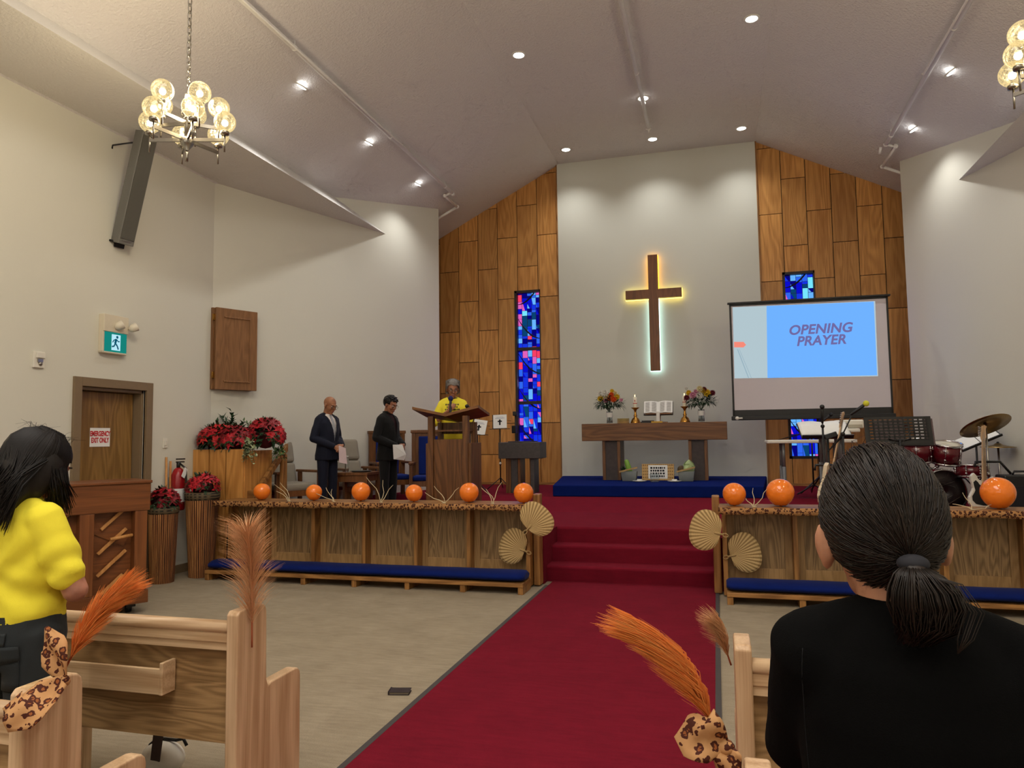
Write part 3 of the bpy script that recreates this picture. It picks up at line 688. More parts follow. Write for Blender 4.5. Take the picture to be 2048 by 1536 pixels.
tag(MB().cone((0, 0, 0), .05, (-.05, 0, .17), .04).build('gourd', plain('gourd_green', (120, 164, 60), .5), None), 'light green gourd standing in the left grey tub', 'vegetable').location = (t.location.x+.01, FY, ZP+.14)
g = MB()
for i in range(40):
    d = rdir(.3); leaf(g, V((-.09, 0, .14)), d + V((-.4, 0, .6)), random.uniform(.06, .14), .02)
g.build('herb_leaves', GREEN, t, normals=False)
t = planter_tub(1373, 'grey tub with a pale cabbage under the right side of the altar', 1)
mb = MB(); mb.ball((0, 0, 0), (.09, .08, .08), 16, 10)
for i in range(12):
    d = rdir(-.1); leaf(mb, d*.06, d + V((0, 0, .8)), .09, .1, .5, d)
tag(mb.build('cabbage', plain('cabbage_green', (176, 196, 140), .6, var=.25, scale=12), None, normals=False), 'pale green cabbage lying in the right grey tub', 'vegetable').location = (t.location.x+.04, FY, ZP+.19)
tag(MB().ball((0, 0, 0), (.06, .05, .07), 14, 9).build('coconut', plain('coconut_brown', (88, 70, 44), .8, var=.3), None), 'brown coconut beside the cabbage in the right tub', 'fruit').location = (t.location.x-.08, FY, ZP+.18)
t = thing('woven_tray', 'woven straw tray with a white printed square, propped under the altar', 'tray', (at(1316, 955, FY+.12).x, FY+.12, ZP))
q = M4.Rotation(R(-8), 4, 'X'); mb = MB(); mb.box(-.26, .26, -.012, .012, .0, .27, q); mb.build('weave', basket_weave('straw_weave', (130, 92, 48), (206, 168, 108)), t, .004)
mb = MB(); mb.box(-.155, .155, -.016, -.012, .03, .25, q); mb.build('printed_cloth', M['paper'], t)
mb = MB(); random.seed(4)
for r_ in range(4):
    x = -.12
    while x < .1:
        ww = random.uniform(.014, .035); mb.box(x, x+ww, -.0175, -.016, .055+.045*r_, .085+.045*r_, q); x += ww+random.uniform(.008, .016)
mb.build('printed_lettering', M['ink'], t)
t = thing('water_glass', 'clear square glass standing on the blue platform', 'glass', (at(1310, 962, 11.75).x, 11.75, ZP)); mb = MB()
mb.loft([[V((s_*x, s_*y, z)) for x, y in ((-1, -1), (1, -1), (1, 1), (-1, 1))] for s_, z in ((.062, 0), (.072, .13), (.066, .13), (.058, .012))], smooth=False)
k = NT('clear_glass'); k.set(base_color=(.92, .96, .97, 1), roughness=.03); k.b.inputs['Transmission Weight'].default_value = .95; k.b.inputs['IOR'].default_value = 1.25; M['glass'] = k.m
mb.build('tumbler', k.m, t)
for px, lb in ((1279, 'white saucer with a tea light, left of the square glass'), (1349, 'white saucer with a tea light, right of the square glass')):
    t = thing('saucer', lb, 'saucer', (at(px, 960, 11.8).x, 11.8, ZP)); mb = MB(); mb.lathe([(.05, 0), (.11, .014), (.112, .018), (.05, .008), (0, .008)], 24); mb.build('dish', M['white'], t)
    mb = MB(); mb.lathe([(.04, .008), (.042, .04), (.03, .04), (0, .035)], 18); mb.build('tea_light', M['white'], t)

# projector screen
t = thing('projector_screen', 'large white projector screen showing a blue slide', 'screen', (1.42, 11.98, 0), R(2.0))
x0, x1, z0, z1 = -1.155, 1.155, 1.885, 3.68
mb = MB(); mb.box(x0, x1, -.008, .0, z0, z1); k = plain('screen_fabric', (206, 198, 204), .8, var=.01); mb.build('fabric', k, t)
mb = MB(); b = .03; mb.box(x0, x0+b, -.013, -.008, z0, z1); mb.box(x1-b*.9, x1, -.013, -.008, z0, z1); mb.box(x0, x1, -.013, -.008, z1-.045, z1); mb.box(x0, x1, -.013, -.008, z0, z0+.1); mb.build('border', M['black'], t)
mb = MB(); mb.box(x0-.025, x1+.03, -.05, .03, z1-.012, z1+.012); mb.build('top_bar', M['black'], t)
mb = MB(); mb.box(x0-.02, x1+.02, -.06, .04, z0-.06, z0+.005); mb.build('case', M['black'], t, .01)
mb = MB(); mb.ball((x0+.06, -.065, z0-.03), .03, 14, 8); mb.tube([(x0+.08, -.065, z0-.03), (x0+.14, -.065, z0-.03)], .013, 8); mb.build('latch_knob', M['white_plastic'], t)
mb = MB(); mb.tube([(.1, .07, .62), (.1, .07, z1)], .018, 10)
for a in (100, 220, 340): mb.tube([(.1, .07, .95), (.1+.42*cos(R(a)), .07+.42*sin(R(a)), .71)], .012, 8)
mb.build('tripod_stand', M['black'], t)
def sl_pt(px, py, off=-.012):
    p = at(px, py, 11.95); v = V((p.x-1.42, p.y-11.98, p.z)); c, s_ = cos(R(2)), sin(R(2))
    return V((v.x*c+v.y*s_, off, v.z))
def quad(nm, pts, mat, off=-.012):
    mb = MB(); mb.poly([sl_pt(*p, off) for p in pts][::-1]); return mb.build(nm, mat, t, normals=False)
quad('slide_side_panel', [(1465, 615), (1752, 601), (1758, 752), (1469, 757)], emit('slide_pale', (176, 196, 204), .92))
quad('slide_panel', [(1533, 612), (1749, 602), (1756, 750), (1535, 756)], emit('slide_blue', (108, 172, 250), .97), -.0135)
quad('slide_arrow', [(1468, 684), (1487, 684), (1492, 690), (1487, 695), (1468, 695)], emit('slide_salmon', (240, 134, 116), .95), -.0135)
for i, (a, b, c) in enumerate(((1474, 1496, 2), (1478, 1502, 1))): quad('slide_line', [(a, 699), (a+c, 699), (b+c, 756), (b, 756)], emit('slide_line_%d' % i, (150, 176, 190), .9), -.0135)
TI = emit('slide_text', (118, 112, 170), .8)
for body, px, py in (('OPENING', 1640, 658), ('PRAYER', 1642, 681)):
    p = sl_pt(px, py); text('slide_lettering', body, .205, TI, t, (p.x, -.0145, p.z), (R(90), R(-.5), 0), .006, .22, 1.03, 0, 1, 1.0 if body == 'OPENING' else .97)
# ------------------------------------------------------------------ communion rails
def leopard(name, scale, base=(196, 140, 84), ring=(74, 34, 22), core=(150, 88, 46)):
    k = NT(name); tc = k.n('TexCoord').outputs['Object']
    nz = k.n('TexNoise', {'Vector': tc, 'Scale': scale*1.3, 'Detail': 2.0}); wob = k.n('VectorMath', {0: nz.outputs[1], 1: (.5, .5, .5)}, operation='SUBTRACT').outputs[0]
    sc = k.n('VectorMath', {0: wob}, operation='SCALE'); sc.inputs['Scale'].default_value = .55/scale
    p = k.n('VectorMath', {0: tc, 1: sc.outputs[0]}, operation='ADD').outputs[0]
    d = k.n('TexVoronoi', {'Vector': p, 'Scale': scale, 'Randomness': .75}).outputs[0]
    n2 = k.n('TexNoise', {'Vector': tc, 'Scale': scale*2.2, 'Detail': 1.0}).outputs[0]
    inner = k.math('LESS_THAN', d, .24); outer = k.math('LESS_THAN', d, k.math('MULTIPLY_ADD', n2, .5, .2))
    c = k.mix(outer, lin(base), lin(ring)); c = k.mix(k.math('MULTIPLY', inner, k.math('GREATER_THAN', n2, .42)), c, lin(core))
    k.set(base_color=c, roughness=.7); k.b.inputs['Specular IOR Level'].default_value = .2
    return k.m
LEO = leopard('leopard_print_fine', 36, (168, 122, 76), (58, 28, 20), (120, 74, 44)); LEOB = leopard('leopard_print_cloth', 44, (192, 144, 96))
def rail(label, x0, x1, xs, sgn, fab):
    # xs: positions of the uprights; sgn: +1 when the aisle end is at x1
    t = thing('communion_rail', label, 'altar rail', ((x0+x1)/2, 7.72, 0), 0, 'communion rails either side of the steps'); cx_ = (x0+x1)/2
    yF = -.39
    mb = MB(); mb.box(x0-cx_, x1-cx_, yF, .07, .86, .90); mb.build('rail_top', M['oak'], t, .006)
    lo, hi = min(xs)-cx_, max(xs)-cx_
    mb = MB(); mb.box(lo, hi, .02, .05, .02, .86); mb.build('panel_board', M['oak_panel'], t)
    for x in xs:
        mb = MB(); mb.box(x-cx_-.022, x-cx_+.022, -.13, .02, .02, .86); mb.build('upright', M['oak_v'], t, .003)
    for a, b in zip(sorted(xs), sorted(xs)[1:]):
        a, b = a-cx_+.022, b-cx_-.022; mb = MB()
        for q in ((a, a+.07, .1, .86), (b-.07, b, .1, .86), (a+.07, b-.07, .1, .27), (a+.07, b-.07, .80, .86)): mb.box(q[0], q[1], .0, .021, q[2], q[3])
        mb.build('panel_frame', M['oak_frame'], t, .003)
        mb = MB(); mb.box(a, b, -.02, .0, .02, .105); mb.build('bottom_rail', M['oak'], t, .003)
    xe = (x1 if sgn > 0 else x0)-cx_
    mb = MB(); mb.box(xe-.01 if sgn > 0 else xe-.065, xe+.065 if sgn > 0 else xe+.01, -.02, .12, .012, .985); mb.build('end_post', M['oak_v'], t, .012)
    # leopard print cloth pinned along the edge of the top
    o = MB()
    n = 60
    o.grid(lambda u, v: V((x0-.004+(x1-x0+.008)*u, 7.72+yF-.006-.004*sin(u*90), .904-.062*v - .006*sin(u*41)*v)), n, 2)
    tag(o.build('leopard_cloth_strip', LEO, None, solid=.004), fab, 'cloth strip', 'leopard cloth strips on the rails')
    return t
rail('oak communion rail with panels, left of the red steps', -5.72, -1.93, [-5.68, -5.21, -4.55, -3.90, -3.26, -2.64, -1.97], 1, 'leopard print cloth strip along the top edge of the left communion rail')
rail('oak communion rail with panels, right of the red steps', .0, 3.9, [.05, .71, 1.36, 2.0, 2.65, 3.3, 3.86], -1, 'leopard print cloth strip along the top edge of the right communion rail')
def kneeler(label, x0, x1):
    t = thing('kneeler', label, 'kneeler', ((x0+x1)/2, 7.42, 0), 0, 'padded kneelers before the rails'); h = (x1-x0)/2
    mb = MB(); mb.box(-h, h, -.17, .17, .075, .115); mb.build('kneeling_board', M['oak'], t, .004)
    n = 7
    for i in range(n):
        x = -h+.03 + (2*h-.06)*i/(n-1); mb = MB(); mb.box(x-.028, x+.028, -.16, .16, 0, .075); mb.build('foot', M['oak_v'], t, .003)
    mb = MB(); ring = lambda x, s_: [V((x, .165*s_*cos(a), .165+.055*s_*sin(a) if sin(a) > 0 else .165+.05*s_*sin(a))) for a in [2*pi*k/20 for k in range(20)]]
    mb.loft([ring(-h+.0, .6), ring(-h+.03, .92)] + [ring(-h+.08+(2*h-.16)*i/24, 1+.02*sin(i*1.7)) for i in range(25)] + [ring(h-.03, .92), ring(h, .6)]); mb.build('pad', M['navy_pad'], t)
    return t
kneeler('long blue padded kneeler in front of the left communion rail', -5.76, -1.94)
kneeler('long blue padded kneeler in front of the right communion rail', .05, 3.95)
# balloons
k = NT('orange_balloon'); k.set(base_color=lin((248, 130, 36)), roughness=.12); k.b.inputs['Subsurface Weight'].default_value = .0; k.b.inputs['Subsurface Radius'].default_value = (.05, .02, .01); k.b.inputs['Coat Weight'].default_value = .4; M['balloon'] = k.m
BD = ((524, .098, 'orange balloon on the left rail, at its far left end'), (628, .093, 'orange balloon on the left rail below the man in the navy suit'),
      (722, .107, 'large orange balloon on the left rail left of the priest'), (828, .096, 'orange balloon on the left rail at the left foot of the lectern'),
      (938, .107, 'large orange balloon on the left rail below the lectern edge'), (1047, .107, 'orange balloon on the left rail beside the end post'),
      (1468, .112, 'orange balloon on the right rail beside the end post'), (1560, .132, 'biggest orange balloon, on the right rail below the folding table'),
      (1995, .142, 'orange balloon on the right rail below the right guitar'))
for px, r, lb in BD:
    p = at(px, 975, 7.56); mb = MB()
    prof = [(0, 0), (.012, .0), (.014, .012), (.45*r, .02*r+.008)] + [(r*sin(a)*(1-.05*cos(a)), r*(1.0-cos(a)*1.0)) for a in [R(x) for x in range(35, 176, 10)]] + [(0, 2*r)]
    mb.lathe([(max(q[0], .0005), q[1]) for q in prof], 28); o = mb.build('balloon', M['balloon']); tag(o, lb, 'balloon', 'orange balloons along the rail tops'); o.location = (p.x, 7.56, .901)
# dry white twigs taped between the balloons
random.seed(5)
TW = plain('dry_twig', (196, 180, 146), .8)
TWD = (((578, ((548, 968, 565, 985), (560, 965, 572, 990), (552, 982, 570, 998))), 'dry twigs between the two leftmost balloons'),
   ((668, ((628, 985, 660, 1001), (652, 975, 664, 998), (664, 978, 666, 996))), 'dry twigs left of the large balloon under the navy suit'),
   ((762, ((733, 955, 752, 998), (766, 960, 760, 996), (786, 970, 764, 1000))), 'dry twigs under the priest'),
   ((888, ((850, 985, 884, 1003), (868, 972, 888, 1000), (918, 975, 892, 1001))), 'dry twigs in front of the lectern'),
   ((985, ((962, 975, 984, 1003), (972, 978, 986, 1000), (1004, 964, 990, 1004))), 'dry twigs in front of the stone font'),
   ((1508, ((1492, 996, 1508, 1016), (1506, 976, 1511, 1014), (1534, 978, 1514, 1016))), 'dry twigs between the first two balloons on the right rail'),
   ((1945, ((1905, 1008, 1940, 1024), (1925, 985, 1945, 1020), (1985, 1008, 1950, 1024))), 'dry twigs beside the far right balloon'))
for (pc, tw), lb in TWD:
    mb = MB(); b = at(pc, 1000, 7.42)
    mb.tube([(b.x-.02, 7.42, .905), (b.x+.02, 7.42, .905)], .006, 5)
    for a0, a1, c0, c1 in tw:
        e = at(a0, a1, 7.5); s_ = V((b.x+random.uniform(-.012, .012), 7.42, .905)); md = (s_+e)/2 + V((random.uniform(-.03, .03), .02, random.uniform(-.02, .02)))
        mb.tube([s_, s_.lerp(md, .55)+V((.008, 0, .004)), md, md.lerp(e, .5)+V((-.01, 0, .004)), e], [.005, .0045, .004, .0035, .002], 5)
    tag(mb.build('twig_spray', TW), lb, 'twigs', 'dry twigs along the rail tops')
# woven palm fans
def fan_mat():
    k = NT('palm_leaf_weave'); tc = k.n('TexCoord').outputs['Object']
    x = k.n('SeparateXYZ', {0: tc})
    an = k.math('ARCTAN2', x.outputs[0], x.outputs[2]); rr = k.n('VectorMath', {0: tc}, operation='LENGTH').outputs[1]
    w1 = k.math('SINE', k.math('MULTIPLY', an, 46.0)); w2 = k.math('SINE', k.math('ADD', k.math('MULTIPLY', rr, 760.0), k.math('MULTIPLY', an, 12.0)))
    f = k.math('ADD', k.math('MULTIPLY', w1, .26), k.math('MULTIPLY', w2, .14)); f = k.math('ADD', f, .5)
    k.set(base_color=k.ramp(f, [(.12, lin((112, 84, 44))), (.5, lin((186, 154, 100))), (.9, lin((220, 192, 140)))]), roughness=.75); k.bump(f, .5, .006); return k.m
M['fan'] = fan_mat()
def fan(px, py, rot, size, label, Y):
    p = at(px, py, Y); t = thing('palm_fan', label, 'hand fan', p, 0, 'woven palm fans tied to the rail ends')
    q = M4.Rotation(R(rot), 4, 'Y')
    mb = MB(); ol = []
    for i in range(41):
        a = -1.5 + 3.0*i/40; r = 2*size*max(.02, cos(a*.98))**.55*(1-.05*cos(4*a))
        ol.append((sin(a)*r, cos(a)*r))
    mb.grid(lambda u, v: q @ V((ol[round(u*40)][0]*v, -.012*sin(v*3.1), ol[round(u*40)][1]*v)), 40, 10); mb.build('woven_blade', M['fan'], t, solid=.004)
    mb = MB(); mb.tube([q @ V((x, 0, z)) for x, z in ol], .004, 6); mb.build('rim', M['fan'], t)
    mb = MB(); mb.cone(q @ V((0, -.006, .05)), .012, q @ V((0, -.006, -.02)), .01, 8)
    mb.tube([q @ V((.017*sin(a), -.006, -.045-.026*cos(a)+.0)) for a in [2*pi*i/12 for i in range(13)]], .005, 6); mb.build('looped_handle', M['fan'], t)
    return t
fan(1056, 1058, 42, .15, 'woven palm fan at the top of the left rail end, its blade upward right', 7.315)
fan(1050, 1102, -70, .15, 'woven palm fan lower on the left rail end, its blade pointing left', 7.57)
fan(1441, 1068, -76, .152, 'woven palm fan at the top of the right rail end, its blade pointing left', 7.315)
fan(1461, 1112, 74, .152, 'woven palm fan lower on the right rail end, its blade pointing right', 7.57)

# ------------------------------------------------------------------ panelled planter at the left end of the chancel
PT = 1.5
t = thing('panelled_planter', 'tall wood panelled planter box at the left end of the chancel', 'planter', (-5.66, 7.8, 0))
mb = MB(); mb.prism([(-.72, .03), (-.02, .03), (-.02, .6), (-.6, .6), (-.72, .32)], 0, PT-.03, 'Z'); mb.build('core', M['groove'], t)
for a, b in ((-.735, -.502), (-.486, -.257), (-.241, .0)):
    mb = MB(); mb.box(a, b, 0, .03, .0, PT); mb.build('front_board', M['panel_wood'], t, .002)
for a, b in ((.03, .31), (.318, .6)):
    mb = MB(); mb.box(-.02, .01, a, b, 0, PT-.02); mb.build('side_board', M['panel_wood'], t, .002)
t = thing('sloping_handrail', 'sloping oak handrail board beside the planter', 'handrail', (-5.6, 8.0, 0))
mb = MB(); q = [(-.04, .90), (.62, 1.46), (.62, 1.56), (-.04, 1.0)]; mb.prism(q, .0, .05, 'X'); mb.build('rail_board', M['oak'], t, .006)
mb = MB(); mb.box(.0, .05, .5, .6, .54, 1.42); mb.build('newel_post', M['oak_v'], t, .004)
mb = MB(); mb.box(-.07, .05, -.12, .02, .88, .985); mb.build('end_block', M['oak'], t, .008)
mb = MB(); mb.box(0, .16, 0, .02, 0, .55)
for i in range(16): mb.box(.012, .148, -.008, .002, .03+.031*i, .045+.031*i)
o = tag(mb.build('vent_grille', plain('vent_black', (22, 18, 15), .6)), 'black louvred vent at the foot of the panelled planter', 'vent'); o.location = (-5.86, 7.775, .02)
# poinsettias and greenery
RED = plain('poinsettia_red', (188, 14, 34), .55, var=.35, scale=50, sheen=.1); RED2 = plain('poinsettia_deep_red', (132, 8, 26), .55, var=.3, scale=50); RED3 = plain('poinsettia_bright', (214, 40, 40), .55, var=.3, scale=50)
def poinsettia(mb, c, r, n=7):
    nrm_ = c[1].normalized(); u = nrm_.orthogonal().normalized(); v = nrm_.cross(u)
    for ring, (k_, tl, s_) in enumerate(((n, .25, 1.0), (n-1, .6, .65))):
        for j in range(k_):
            a = 2*pi*j/k_ + ring*.4 + random.uniform(-.2, .2); d = (u*cos(a)+v*sin(a))*cos(tl) + nrm_*sin(tl)
            leaf(mb, c[0], d, r*s_*random.uniform(.85, 1.1), r*.5*s_, .25, nrm_)
def cluster(name, label, cat, loc, rad, n, r, mats, seed, gr=None, zmin=-.2, greens=0):
    random.seed(seed); t = thing(name, label, cat, loc, 0, gr); rad = V(rad)
    parts_ = [MB() for _ in mats]
    for i in range(n):
        d = rdir(zmin); p = V((d.x*rad.x, d.y*rad.y, d.z*rad.z)); mb = parts_[i % len(mats)]; poinsettia(mb, (p, (d + V((0, -.35, .15)))), r)
    for mb, m_ in zip(parts_, mats): mb.build('red_bracts', m_, t, normals=False)
    mb = MB()
    for i in range(greens or n*4):
        d = rdir(zmin-.3); leaf(mb, V((d.x*rad.x, d.y*rad.y, d.z*rad.z))*.85, d+rdir()*.4, r*1.1, r*.5)
    mb.build('green_leaves', GREEN, t, normals=False)
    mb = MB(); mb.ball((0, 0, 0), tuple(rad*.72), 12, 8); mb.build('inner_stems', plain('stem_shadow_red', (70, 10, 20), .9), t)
    return t
G = 'red poinsettias on top of the planter'
cluster('poinsettia', 'round red poinsettia at the left end of the planter top', 'flowers', (-6.15, 7.95, 1.62), (.24, .19, .17), 70, .09, (RED, RED3), 1, G)
cluster('poinsettia', 'dark red poinsettia in the middle of the planter top', 'flowers', (-5.9, 7.97, 1.61), (.24, .19, .17), 70, .09, (RED2, RED), 2, G)
cluster('poinsettia', 'tall red poinsettia at the right end of the planter top', 'flowers', (-5.56, 8.12, 1.66), (.22, .2, .22), 70, .085, (RED, RED2), 3, G)
def greenery(name, label, loc, box_, n, mat, ln, wd, seed, stems=10, up_=.8, hang=False):
    random.seed(seed); t = thing(name, label, 'plant', loc); mb = MB(); st = MB()
    for i in range(stems):
        e = V((random.uniform(-1, 1)*box_[0], random.uniform(-1, 1)*box_[1], random.uniform(.4, 1)*box_[2])); md = e*.5 + V((0, 0, abs(box_[2])*(.2 if not hang else .35)))
        st.tube([(0, 0, 0), md, e], [.004, .003, .002], 5)
        for j in range(n//stems):
            u = .25+.75*random.random(); p = (V((0, 0, 0)).lerp(md, u*2) if u < .5 else md.lerp(e, u*2-1)); leaf(mb, p, rdir(-.3)+e.normalized()*up_, ln*random.uniform(.7, 1.2), wd)
    mb.build('leaves', mat, t, normals=False); st.build('stems', GREEN, t); return t
greenery('leafy_plant', 'dark leafy branch rising behind the left poinsettia', (-6.06, 8.12, 1.62), (.26, .12, .38), 90, GREEN, .10, .035, 11, 9)
greenery('leafy_plant', 'small light green plant behind the middle poinsettia', (-5.72, 8.12, 1.68), (.2, .1, .22), 120, GREEN2, .06, .022, 12, 10)
greenery('variegated_ivy', 'pale variegated ivy hanging over the planter front', (-5.56, 7.76, 1.60), (.1, .06, -.28), 260, VARI, .045, .036, 13, 14, .2, True)
greenery('leafy_plant', 'green leaves hanging over the right side of the planter', (-5.4, 8.2, 1.48), (.14, .1, -.12), 90, GREEN2, .07, .034, 14, 8, .2, True)
# tall stick baskets with poinsettias
def sticks(name):
    k = NT(name); tc = k.n('TexCoord').outputs['Object']; x = k.n('SeparateXYZ', {0: tc}); an = k.math('ARCTAN2', x.outputs[0], x.outputs[1])
    cv = k.n('CombineXYZ', {0: k.math('MULTIPLY', an, 12.0), 1: k.math('MULTIPLY', x.outputs[2], 1.0), 2: 0.0}).outputs[0]
    n1 = k.n('TexNoise', {'Vector': cv, 'Scale': 2.0, 'Detail': 3.0}).outputs[0]
    f = k.math('ADD', k.math('MULTIPLY', k.math('SINE', k.math('MULTIPLY', an, 44.0)), .16), n1)
    k.set(base_color=k.ramp(f, [(.32, lin((58, 30, 16))), (.5, lin((128, 74, 36))), (.75, lin((196, 142, 84)))]), roughness=.65); k.bump(f, .8, .01); return k.m
M['sticks'] = sticks('basket_sticks')
def tall_basket(label, x, y, rb, rt_, h, flabel, seed):
    t = thing('tall_basket', label, 'basket', (x, y, 0)); mb = MB(); n = 44
    rings = []
    for r_, z in ((rb, 0), (rb*1.02, .05), (rb*1.02+(rt_-rb)*.5, h*.5), (rt_, h*.93)): rings.append([V((cos(2*pi*k/(2*n))*r_*(1+.03*(k % 2)), sin(2*pi*k/(2*n))*r_*(1+.03*(k % 2)), z)) for k in range(2*n)])
    mb.loft(rings, True, False); mb.build('stick_wall', M['sticks'], t)
    mb = MB(); mb.lathe([(rt_*.98, h*.9), (rt_*1.08, h*.92), (rt_*1.1, h*.98), (rt_*1.02, h), (rt_*.9, h*.97)], 30, cap=False); mb.build('rim_band', basket_weave('dark_rim_weave', (30, 22, 14), (96, 80, 56), 40, 60), t)
    cluster('poinsettia', flabel, 'flowers', (x, y, h+.06), (rt_*.95, rt_*.9, .13), 34, .085, (RED, RED2), seed, 'red poinsettias in the tall baskets')
tall_basket('shorter tall stick basket nearest the exit door', -6.17, 7.05, .125, .155, .86, 'red poinsettia in the shorter basket by the exit door', 5)
tall_basket('taller stick basket in front of the panelled planter', -5.97, 7.46, .135, .185, 1.0, 'red poinsettia in the taller basket before the planter', 6)
# fire extinguisher and wooden poles by the wall
t = thing('fire_extinguisher', 'red fire extinguisher hanging on the left wall behind the baskets', 'fire extinguisher', (-6.29, 7.42, .78))
mb = MB(); mb.lathe([(0, 0), (.07, .0), (.08, .02), (.08, .42), (.05, .49), (.025, .51), (0, .51)], 20, cap=False); mb.build('cylinder', plain('extinguisher_red', (150, 18, 26), .3, var=.03), t)
mb = MB(); mb.tube([(0, 0, .5), (0, 0, .58)], .022, 10); mb.box(-.014, .014, -.03, .09, .57, .585); mb.box(-.014, .014, -.03, .1, .605, .62); mb.tube([(.02, 0, .56), (.09, .02, .5), (.095, .03, .3), (.09, .03, .12)], .013, 8); mb.build('valve_and_hose', M['black'], t)
mb = MB(); mb.lathe([(.081, .1), (.081, .26)], 20, cap=False); mb.build('instruction_label', M['paper'], t)
mb = MB(); mb.box(-.002, .002, -.03, .03, -.12, 0, M4.Translation((.1, .02, .5)) @ M4.Rotation(R(-30), 4, 'X')); mb.build('inspection_tag', M['paper'], t)
mb = MB(); mb.box(-.11, -.075, -.03, .03, .15, .4); mb.build('wall_bracket', M['black'], t)
for i, (dx, lb) in enumerate(((0, 'thin wooden pole leaning on the wall left of the extinguisher'), (.05, 'second thin wooden pole leaning right beside the first pole'))):
    mb = MB(); mb.tube([(.0, 0, 0), (-.08, .06+dx*.4, 1.42-dx)], [.016, .013], 8); o = tag(mb.build('wooden_pole', M['strut']), lb, 'pole'); o.location = (-6.3+dx*.3, 7.26+dx*.7, 0)

# ------------------------------------------------------------------ piano seen from behind
PA = math.atan2(-.86, -.5)
t = thing('upright_piano', 'upright piano standing with its braced wooden back to the pews', 'piano', (-5.25, 5.8, 0), PA)
# local x runs along the back away from its right end; local -y is into the instrument
L = 1.27; hgt = 1.235; z0 = .1; S = -1
mb = MB(); mb.box(0, L, -.42, -.06, z0, hgt-.02); mb.build('case', M['piano'], t, .006)
mb = MB(); mb.box(-.012, L+.012, -.44, .07, hgt-.02, hgt+.008); mb.build('lid', M['piano'], t, .006)
mb = MB(); mb.box(0, L, -.06, .055, .96, hgt-.02); mb.build('top_board', M['piano'], t, .005)
mb = MB(); mb.box(0, L, -.06, .055, z0, .22); mb.build('bottom_board', M['piano'], t, .005)
for x0_, x1_ in ((0.02, .13), (.47, .59), (.9, 1.02), (L-.1, L)):
    mb = MB(); mb.box(x0_, x1_, -.06, .05, .22, .96); mb.build('back_post', M['piano_v'], t, .005)
for x0_, x1_ in ((.13, .47), (.59, .9), (1.02, L-.1)):
    for i in range(4):
        za = .24+.2*i; mb = MB()
        d = M4.Translation(((x0_+x1_)/2, -.03, za+.05)) @ M4.Rotation(R(42), 4, 'Y'); w2 = (x1_-x0_)*.47 if i in (1, 2) else .13
        mb.box(-w2, w2, -.012, .012, -.014, .014, d); mb.build('soundboard_rib', M['strut'], t, .003)
    mb = MB(); mb.box(x0_, x1_, -.058, -.045, .5, .62, M4.Translation((0, 0, .2)) @ M4.Translation(((x0_+x1_)/2, 0, .6)) @ M4.Rotation(R(-28), 4, 'Y') @ M4.Translation((-(x0_+x1_)/2, 0, -.6))); mb.build('cross_brace', M['piano'], t)
mb = MB(); mb.tube([(.14, .02, .735), (.33, .02, .715)], .016, 10); mb.build('dowel', M['strut'], t)
mb = MB(); mb.box(-.03, 0, -.6, -.4, .58, .72); mb.box(.0, L*.62, -.6, -.42, .6, .7); mb.build('keybed', M['piano'], t, .006)
for x in (.12, L-.16):
    mb = MB(); mb.tube([(x-.02, -.12, .045), (x+.02, -.12, .045)], .045, 14); mb.box(x-.04, x+.04, -.2, -.04, .06, .1); mb.build('caster', M['blackplastic'], t)
mb = MB(); mb.lathe([(.02, .1), (.028, .3), (.02, .4), (.035, .5), (.035, .6)], 12, M4.Translation((.05, -.58, 0))); mb.tube([(.05, -.58, .12), (.03, -.6, .04), (-.02, -.62, .03)], .022, 8); mb.build('front_leg', M['brass'], t)

